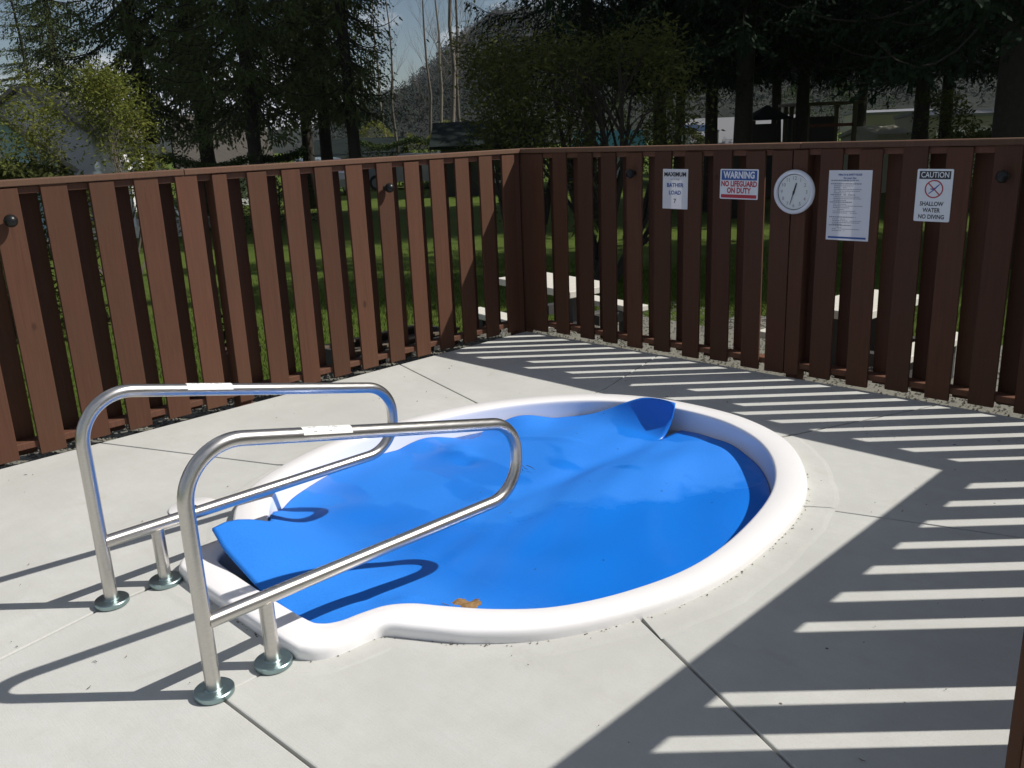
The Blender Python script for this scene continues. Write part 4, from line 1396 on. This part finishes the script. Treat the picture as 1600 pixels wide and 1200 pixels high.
# white porch with columns and railing
po = thing('porch', 'white porch with columns and railing below the spruces at left', 'porch', spot(195, 22, GZ), YAW-PI/2)
b = MB(); b.box(-1.1, -0.1, 0, 1.1, 2.2, 0.28); b.build('floor', M['pale_concrete'], po)
for x in (-0.75, -0.1, 0.18, 0.72):
    b = MB(); b.tube([(x, 0, 0.28), (x, 0, 1.55)], 0.075, 12)
    b.box(x-0.1, -0.1, 1.55, x+0.1, 0.1, 1.62)
    b.lathe([(0.04, 1.62), (0.09, 1.70), (0.07, 1.78), (0.02, 1.84)], 10, Matrix.Translation((x, 0, 0)))
    b.build('column', M['siding_white'], po)
b = MB()
for x0, x1 in ((-0.68, -0.17), (0.25, 0.65)):
    b.box(x0, -0.02, 0.95, x1, 0.02, 1.0); b.box(x0, -0.02, 0.42, x1, 0.02, 0.46)
    x = x0+0.04
    while x < x1: b.box(x, -0.012, 0.46, x+0.022, 0.012, 0.95); x += 0.075
b.build('railing', M['siding_white'], po)
b = MB()
for x in (0.2, 0.8): b.tube([(x, 0, 1.0), (x+0.45, -0.6, 0.55)], 0.025, 6)
b.build('stair_rail', M['siding_white'], po)
for i, (px, h) in enumerate(((205, 2.25), (240, 2.2))):
    t = thing('urn_planter', ('gray urn planter on a post, left of two above the porch', 'gray urn planter on a post, right of two above the porch')[i], 'planter', spot(px, 25, GZ), 0, 'urn planters by the porch')
    b = MB(); b.lathe([(0.10, 0), (0.08, 1.5), (0.10, h-0.7), (0.05, h-0.62), (0.16, h-0.4), (0.22, h-0.1), (0.24, h)], 14)
    b.build('urn', M['pale_concrete'], t, True)
# thin white pole
p = spot(279, 21, GZ); b = MB(); b.tube([(0, 0, 0), (0, 0, 1.65)], 0.02, 8); o = b.build('garden_pole', M['siding_white']); o.location = p
tag(o, 'thin pale pole in front of the brownish hedge', 'pole')

# blue canopy
t = thing('blue_canopy', 'small canopy with a bright blue tarp beside the dark firs', 'canopy', spot(1092, 34, GZ), YAW-PI/2)
zt = zat(1092, 199, 34)-GZ
b = MB(); b.add([(-0.55,-0.6,zt-0.12),(0.6,-0.6,zt-0.16),(0.6,0.8,zt+0.05),(-0.55,0.8,zt+0.1),(-0.55,-0.6,zt-0.15),(0.6,-0.6,zt-0.19),(0.6,0.8,zt+0.02),(-0.55,0.8,zt+0.07)], [(0,1,2,3),(7,6,5,4),(0,4,5,1),(1,5,6,2),(2,6,7,3),(3,7,4,0)])
b.build('tarp', M['blue_tarp'], t)
for x, y in ((-.5, -.55), (.55, -.55), (.55, .75), (-.5, .75)):
    b = MB(); b.tube([(x, y, 0), (x, y, zt-0.16 if y < 0 else zt+0.0)], 0.03, 6); b.build('leg', M['siding_white'], t)
# gazebo
t = thing('gazebo', 'small dark gazebo with a pointed roof right of the white roofed building', 'gazebo', spot(1196, 26, GZ), YAW-PI/2)
za = zat(1196, 168, 26)-GZ; ze = zat(1196, 190, 26)-GZ
b = MB(); b.add([(-.62,-.62,ze),(.62,-.62,ze),(.62,.62,ze),(-.62,.62,ze),(0,0,za)], [(0,1,4),(1,2,4),(2,3,4),(3,0,4),(3,2,1,0)]); b.build('roof', M['roof_dark'], t)
for x in (-.5, .5):
    for y in (-.5, .5):
        b = MB(); b.box(x-.05, y-.05, 0, x+.05, y+.05, ze-0.002); b.build('post', M['siding_dark'], t)
b = MB(); b.box(-.44, .46, 0, .44, .50, ze-0.1); b.build('back_panel', M['siding_dark'], t)
# timber frame shelter
t = thing('timber_shelter', 'weathered timber frame shelter with a red cross rail', 'shelter', spot(1292, 25, GZ), YAW-PI/2)
zt = zat(1292, 168, 25)-GZ
for x in (-.72, -.55, .74):
    for y in (0, 1.4):
        b = MB(); b.box(x-.05, y-.05, 0, x+.05, y+.05, zt-0.002); b.build('post', M['timber'], t)
b = MB(); b.box(-.9, -.12, zt, .95, 1.55, zt+.07); b.build('roof', M['timber'], t)
b = MB(); b.box(-.495, -.03, zt-.58, .685, .03, zt-.50); b.build('cross_rail', M['timber_red'], t)
b = MB(); b.box(-.495, 1.36, 0, .685, 1.40, zt-.3); b.build('back_panel', M['siding_dark'], t)

# ------------------------------------------------------------------ picnic tables and a bench just outside
def picnic_table(loc, rz, label, sc):
    t = thing('picnic_table', label, 'picnic table', loc, rz, 'pale concrete picnic tables on the lawn')
    t.scale = sc
    b = MB(); b.box(-0.72, -0.38, 0.66, 0.72, 0.38, 0.735); link('tabletop', bevel_mesh(b.mesh('tabletop', M['pale_concrete']), 0.008), t)
    for sg in (-1, 1):
        b = MB(); b.box(-0.72, sg*0.78-0.14, 0.37, 0.72, sg*0.78+0.14, 0.435); link('bench_seat', bevel_mesh(b.mesh('bench_seat', M['pale_concrete']), 0.008), t)
    for x in (-0.48, 0.48):
        b = MB(); b.box(x-.04, -.16, 0, x+.04, .16, 0.659); b.box(x-.06, -.84, 0.26, x+.06, -.251, 0.369); b.box(x-.06, .251, 0.26, x+.06, .84, 0.369)
        b.box(x-.06, -.84, 0, x+.06, -.70, 0.259); b.box(x-.06, .70, 0, x+.06, .84, 0.259)
        b.build('pedestal', M['siding_dark'], t)
picnic_table(spot(858, 8.95, -0.5), YAW+0.62, 'pale concrete picnic table seen through the boards at the fence corner', (0.85, 0.8, 0.92))
picnic_table(spot(1368, 7.3, -0.5), YAW-0.9, 'pale concrete picnic table seen through the boards below the rules notice', (0.72, 0.75, 0.92))
t = thing('planter_box', 'low black planter box with pale edges just outside the sunlit fence near the corner', 'planter', (-0.62, -0.98, -0.27), PI/2)
for z in (0.0, 0.155):
    for sg in (-1, 1):
        b = MB(); b.box(-0.55, sg*0.19-0.018, z, 0.55, sg*0.19+0.018, z+0.15); link('board', bevel_mesh(b.mesh('board', M['siding_dark']), 0.004), t)
    for sg in (-1, 1):
        b = MB(); b.box(sg*0.53-0.018, -0.17, z, sg*0.53+0.018, 0.17, z+0.15); link('board', bevel_mesh(b.mesh('board', M['siding_dark']), 0.004), t)
b = MB()
for sg in (-1, 1):
    b.box(-0.57, sg*0.19-0.03, 0.306, 0.57, sg*0.19+0.03, 0.325)
b.build('edging', M['timber'], t)
b = MB(); b.box(-0.51, -0.17, 0.02, 0.51, 0.17, 0.26); b.build('soil', M['dirt'], t)
t = thing('flower_pot', 'brown flower pot behind the sunlit fence left of the nearer rail', 'pot', (-0.55, -2.42, -0.06))
b = MB(); b.lathe([(0.10, 0.0), (0.16, 0.27), (0.18, 0.27), (0.18, 0.31), (0.155, 0.31), (0.14, 0.26)], 24); b.build('pot', M['siding_brown'], t, False)
V, F = [], []; rg = random.Random(2)
for k in range(70): leaf_cluster(V, F, Vector((rg.gauss(0, .06), rg.gauss(0, .06), .30+rg.uniform(0, .25))), Vector((0, 0, 1)), rg, 2, .09, .03)
link('foliage', leafy_mesh(V, F, M['hedge']), t)

# ------------------------------------------------------------------ parked vehicles glimpsed between the boards
def car(label, loc, rz, paint, group=None):
    t = thing('parked_car', label, 'car', loc, rz, 'vehicles parked beyond the lawn')
    prof = [(-2.1,0.32),(-2.15,0.62),(-2.05,0.86),(-1.75,0.95),(-1.25,1.40),(0.35,1.44),(1.05,0.98),(1.85,0.86),(2.12,0.70),(2.15,0.34)]
    b = MB(); n = len(prof); y = 0.85
    def wy(z): return y if z < 0.96 else y-0.22*(z-0.96)/0.5
    b.add([(x, -wy(z), z) for x, z in prof]+[(x, wy(z), z) for x, z in prof], [tuple(range(n-1, -1, -1)), tuple(range(n, 2*n))]+[(i, (i+1) % n, n+(i+1) % n, n+i) for i in range(n)])
    o = b.build('body', paint, t)
    for sg in (-1, 1):
        b = MB(); pts = [(-1.55, 0.98), (-1.15, 1.33), (0.28, 1.36), (0.82, 1.0)]
        b.add([(x, sg*(wy(z)+0.006), z) for x, z in pts], [(0, 1, 2, 3)]); b.build('side_window', M['glass'], t)
    b = MB(); b.add([(0.42, -.66, 1.405), (0.42, .66, 1.405), (1.03, .80, 1.006), (1.03, -.80, 1.006)], [(0, 1, 2, 3)]); o = b.build('windscreen', M['glass'], t); o.location.z = 0.012
    b = MB(); b.add([(-1.32, -.66, 1.35), (-1.32, .66, 1.35), (-1.72, .78, .99), (-1.72, -.78, .99)], [(0, 1, 2, 3)]); o = b.build('rear_window', M['glass'], t); o.location.x = -0.012
    for x in (-1.35, 1.35):
        for sg in (-1, 1):
            Mx = Matrix.Translation((x, sg*0.80, 0.32)) @ Matrix.Rotation(PI/2, 4, 'X')
            b = MB(); b.lathe([(0.20, -.10), (0.31, -.10), (0.32, -.06), (0.32, .06), (0.31, .10), (0.20, .10)], 20, Mx); wh = b.build('wheel', M['rubber'], t)
            b = MB(); b.lathe([(0.195, -.105), (0.195, .105)], 14, Mx); b.build('rim', M['car_silver'], wh)
    for sg in (-1, 1):
        b = MB(); b.box(2.08, sg*.62-.14, .62, 2.17, sg*.62+.14, .74); b.build('headlight', M['siding_white'], t)
        b = MB(); b.box(-2.17, sg*.66-.12, .64, -2.08, sg*.66+.12, .80); b.build('tail_light', M['lamp_red'], t)
    return t
car('white parked car glimpsed between boards left of the sunlit ball knob', spot(487, 37, GZ), YAW+0.5, M['car_white'])
car('white parked car glimpsed between boards near the fence corner', spot(706, 40, GZ), YAW+0.3, M['car_white'])
car('silver parked car glimpsed between boards right of the sunlit ball knob', spot(640, 38, GZ), YAW+1.4, M['car_silver'])

# ------------------------------------------------------------------ grass blades near the fence
b = MB(); rg = random.Random(77)
Vg, Fg = [], []
for k in range(60000):
    if rg.random() < 0.6: x, y = -1.2-abs(rg.gauss(0, 3.0)), rg.uniform(-6, 6)
    else: x, y = rg.uniform(-3, 6), 3.6+abs(rg.gauss(0, 3.0))
    if -1.5 < x < 6.5 and 0 < y < 3.5: continue
    z = lawn_z(x, y); h = rg.uniform(0.03, 0.075); a = rg.uniform(0, 6.3); w = 0.004+0.0012*h*60
    dx, dy = math.cos(a)*w, math.sin(a)*w; lx, ly = rg.gauss(0, h*.5), rg.gauss(0, h*.5)
    i = len(Vg); Vg.extend(((x-dx, y-dy, z-.01), (x+dx, y+dy, z-.01), (x+lx, y+ly, z+h))); Fg.append((i, i+1, i+2))
me = bpy.data.meshes.new('grass'); me.from_pydata(Vg, [], Fg); M['grass'] = mat_leaf('grass_blades', (0.07, 0.125, 0.018), (0.12, 0.165, 0.03), 0.3, 1.0)
me.materials.append(M['grass'])
tag(link('grass', me), 'short green grass outside the fence', None, kind='stuff')

# ------------------------------------------------------------------ mountain with woodland
RIDGE = [(-900, 232), (-300, 225), (200, 215), (480, 200), (560, 178), (640, 146), (680, 112), (720, 74), (780, 40), (850, 34), (1000, 40), (1200, 42), (1400, 30), (1700, 20), (2300, 40), (3000, 90)]
def ridge_y(px):
    for (a, ya), (c, yc) in zip(RIDGE, RIDGE[1:]):
        if a <= px <= c: return ya+(yc-ya)*sstep((px-a)/(c-a)) if False else ya+(yc-ya)*(px-a)/(c-a)
    return RIDGE[0][1] if px < RIDGE[0][0] else RIDGE[-1][1]
def hill_h(px, u):
    dep = 130+520*u
    top = max(1.0, zat(px, ridge_y(px), 650)-GZ)
    hh = top*(sstep(u)*0.35+0.65*u) if u <= 1 else top*(1-(u-1)*1.2)
    hh += (2.2*math.sin(px*0.031+u*9)+1.6*math.sin(px*0.073-u*17))*u
    return GZ-0.4+hh, dep
b = MB()
pxs = list(range(-500, 2301, 20)); us = [i/22 for i in range(27)]
for px in pxs:
    for u in us:
        z, dep = hill_h(px, u); b.v.append(tuple(spot(px, dep, z)))
nu = len(us)
for i in range(len(pxs)-1):
    for j in range(nu-1):
        b.f.append((i*nu+j, (i+1)*nu+j, (i+1)*nu+j+1, i*nu+j+1)); b.mi.append(0)
M['hill'] = mat_leaf('hill_scrub', (0.020, 0.024, 0.019), (0.030, 0.032, 0.024), 0.0, 0.05)
struct(b.build('hill', M['hill'], smooth=True), 'wooded mountain slope rising behind the trees')
M['hillwood'] = mat_leaf('hill_wood_green', (0.015, 0.023, 0.018), (0.024, 0.032, 0.023), 0.1, 0.03)
M['hillbare'] = mat_leaf('hill_wood_bare', (0.026, 0.025, 0.022), (0.036, 0.034, 0.029), 0.1, 0.03)
Vh = [[], []]; Fh = [[], []]
rg = random.Random(99)
for k in range(6500):
    px = rg.uniform(520, 1750); u = 0.06+rg.random()**0.9*0.96
    z, dep = hill_h(px, u); p = spot(px, dep, z)
    kind = 1 if rg.random() < 0.32 else 0
    hh = rg.uniform(5, 10)*(0.8 if kind else 1)*(1-0.45*min(1, u)); rw = hh*(0.30 if kind else 0.2)
    V, F = Vh[kind], Fh[kind]
    for q in range(30 if u < 0.35 else 16):
        zz = rg.random(); rr_ = rw*((1-zz)**0.8 if not kind else math.sin(PI*min(1, zz+.15)))+0.2
        a = rg.uniform(0, 6.3); rad = rr_*rg.random()**0.5
        c = Vector((p.x+rad*math.cos(a), p.y+rad*math.sin(a), p.z+hh*zz))
        s_ = hh*(0.075 if u < 0.35 else 0.13)
        i = len(V)
        for w in range(3): V.append((c.x+rg.uniform(-s_, s_), c.y+rg.uniform(-s_, s_), c.z+rg.uniform(-s_, s_)*0.9))
        F.append((i, i+1, i+2))
for kind, mt, nm, lab in ((0, 'hillwood', 'hill_conifers', 'dark conifer woodland covering the mountain slope'), (1, 'hillbare', 'hill_bare_woods', 'bare gray brown woodland covering the mountain slope')):
    me = bpy.data.meshes.new(nm); me.from_pydata(Vh[kind], [], Fh[kind]); me.materials.append(M[mt])
    tag(link(nm, me), lab, None, kind='stuff')

# ------------------------------------------------------------------ thin air haze over the valley
mt = bpy.data.materials.new('air'); mt.use_nodes = True
nt = mt.node_tree; nt.nodes.clear()
out = nt.nodes.new('ShaderNodeOutputMaterial'); pv = nt.nodes.new('ShaderNodeVolumePrincipled')
pv.inputs['Color'].default_value = (0.86, 0.92, 1.0, 1)
pv.inputs['Density'].default_value = 0.00013
nt.links.new(pv.outputs[0], out.inputs['Volume'])
b = MB(); b.box(-1150, -1150, -1.9, 1150, 1150, 125)
o = b.build('haze', mt)
o['kind'] = 'stuff'; o['label'] = 'thin bluish haze in the air over the valley'
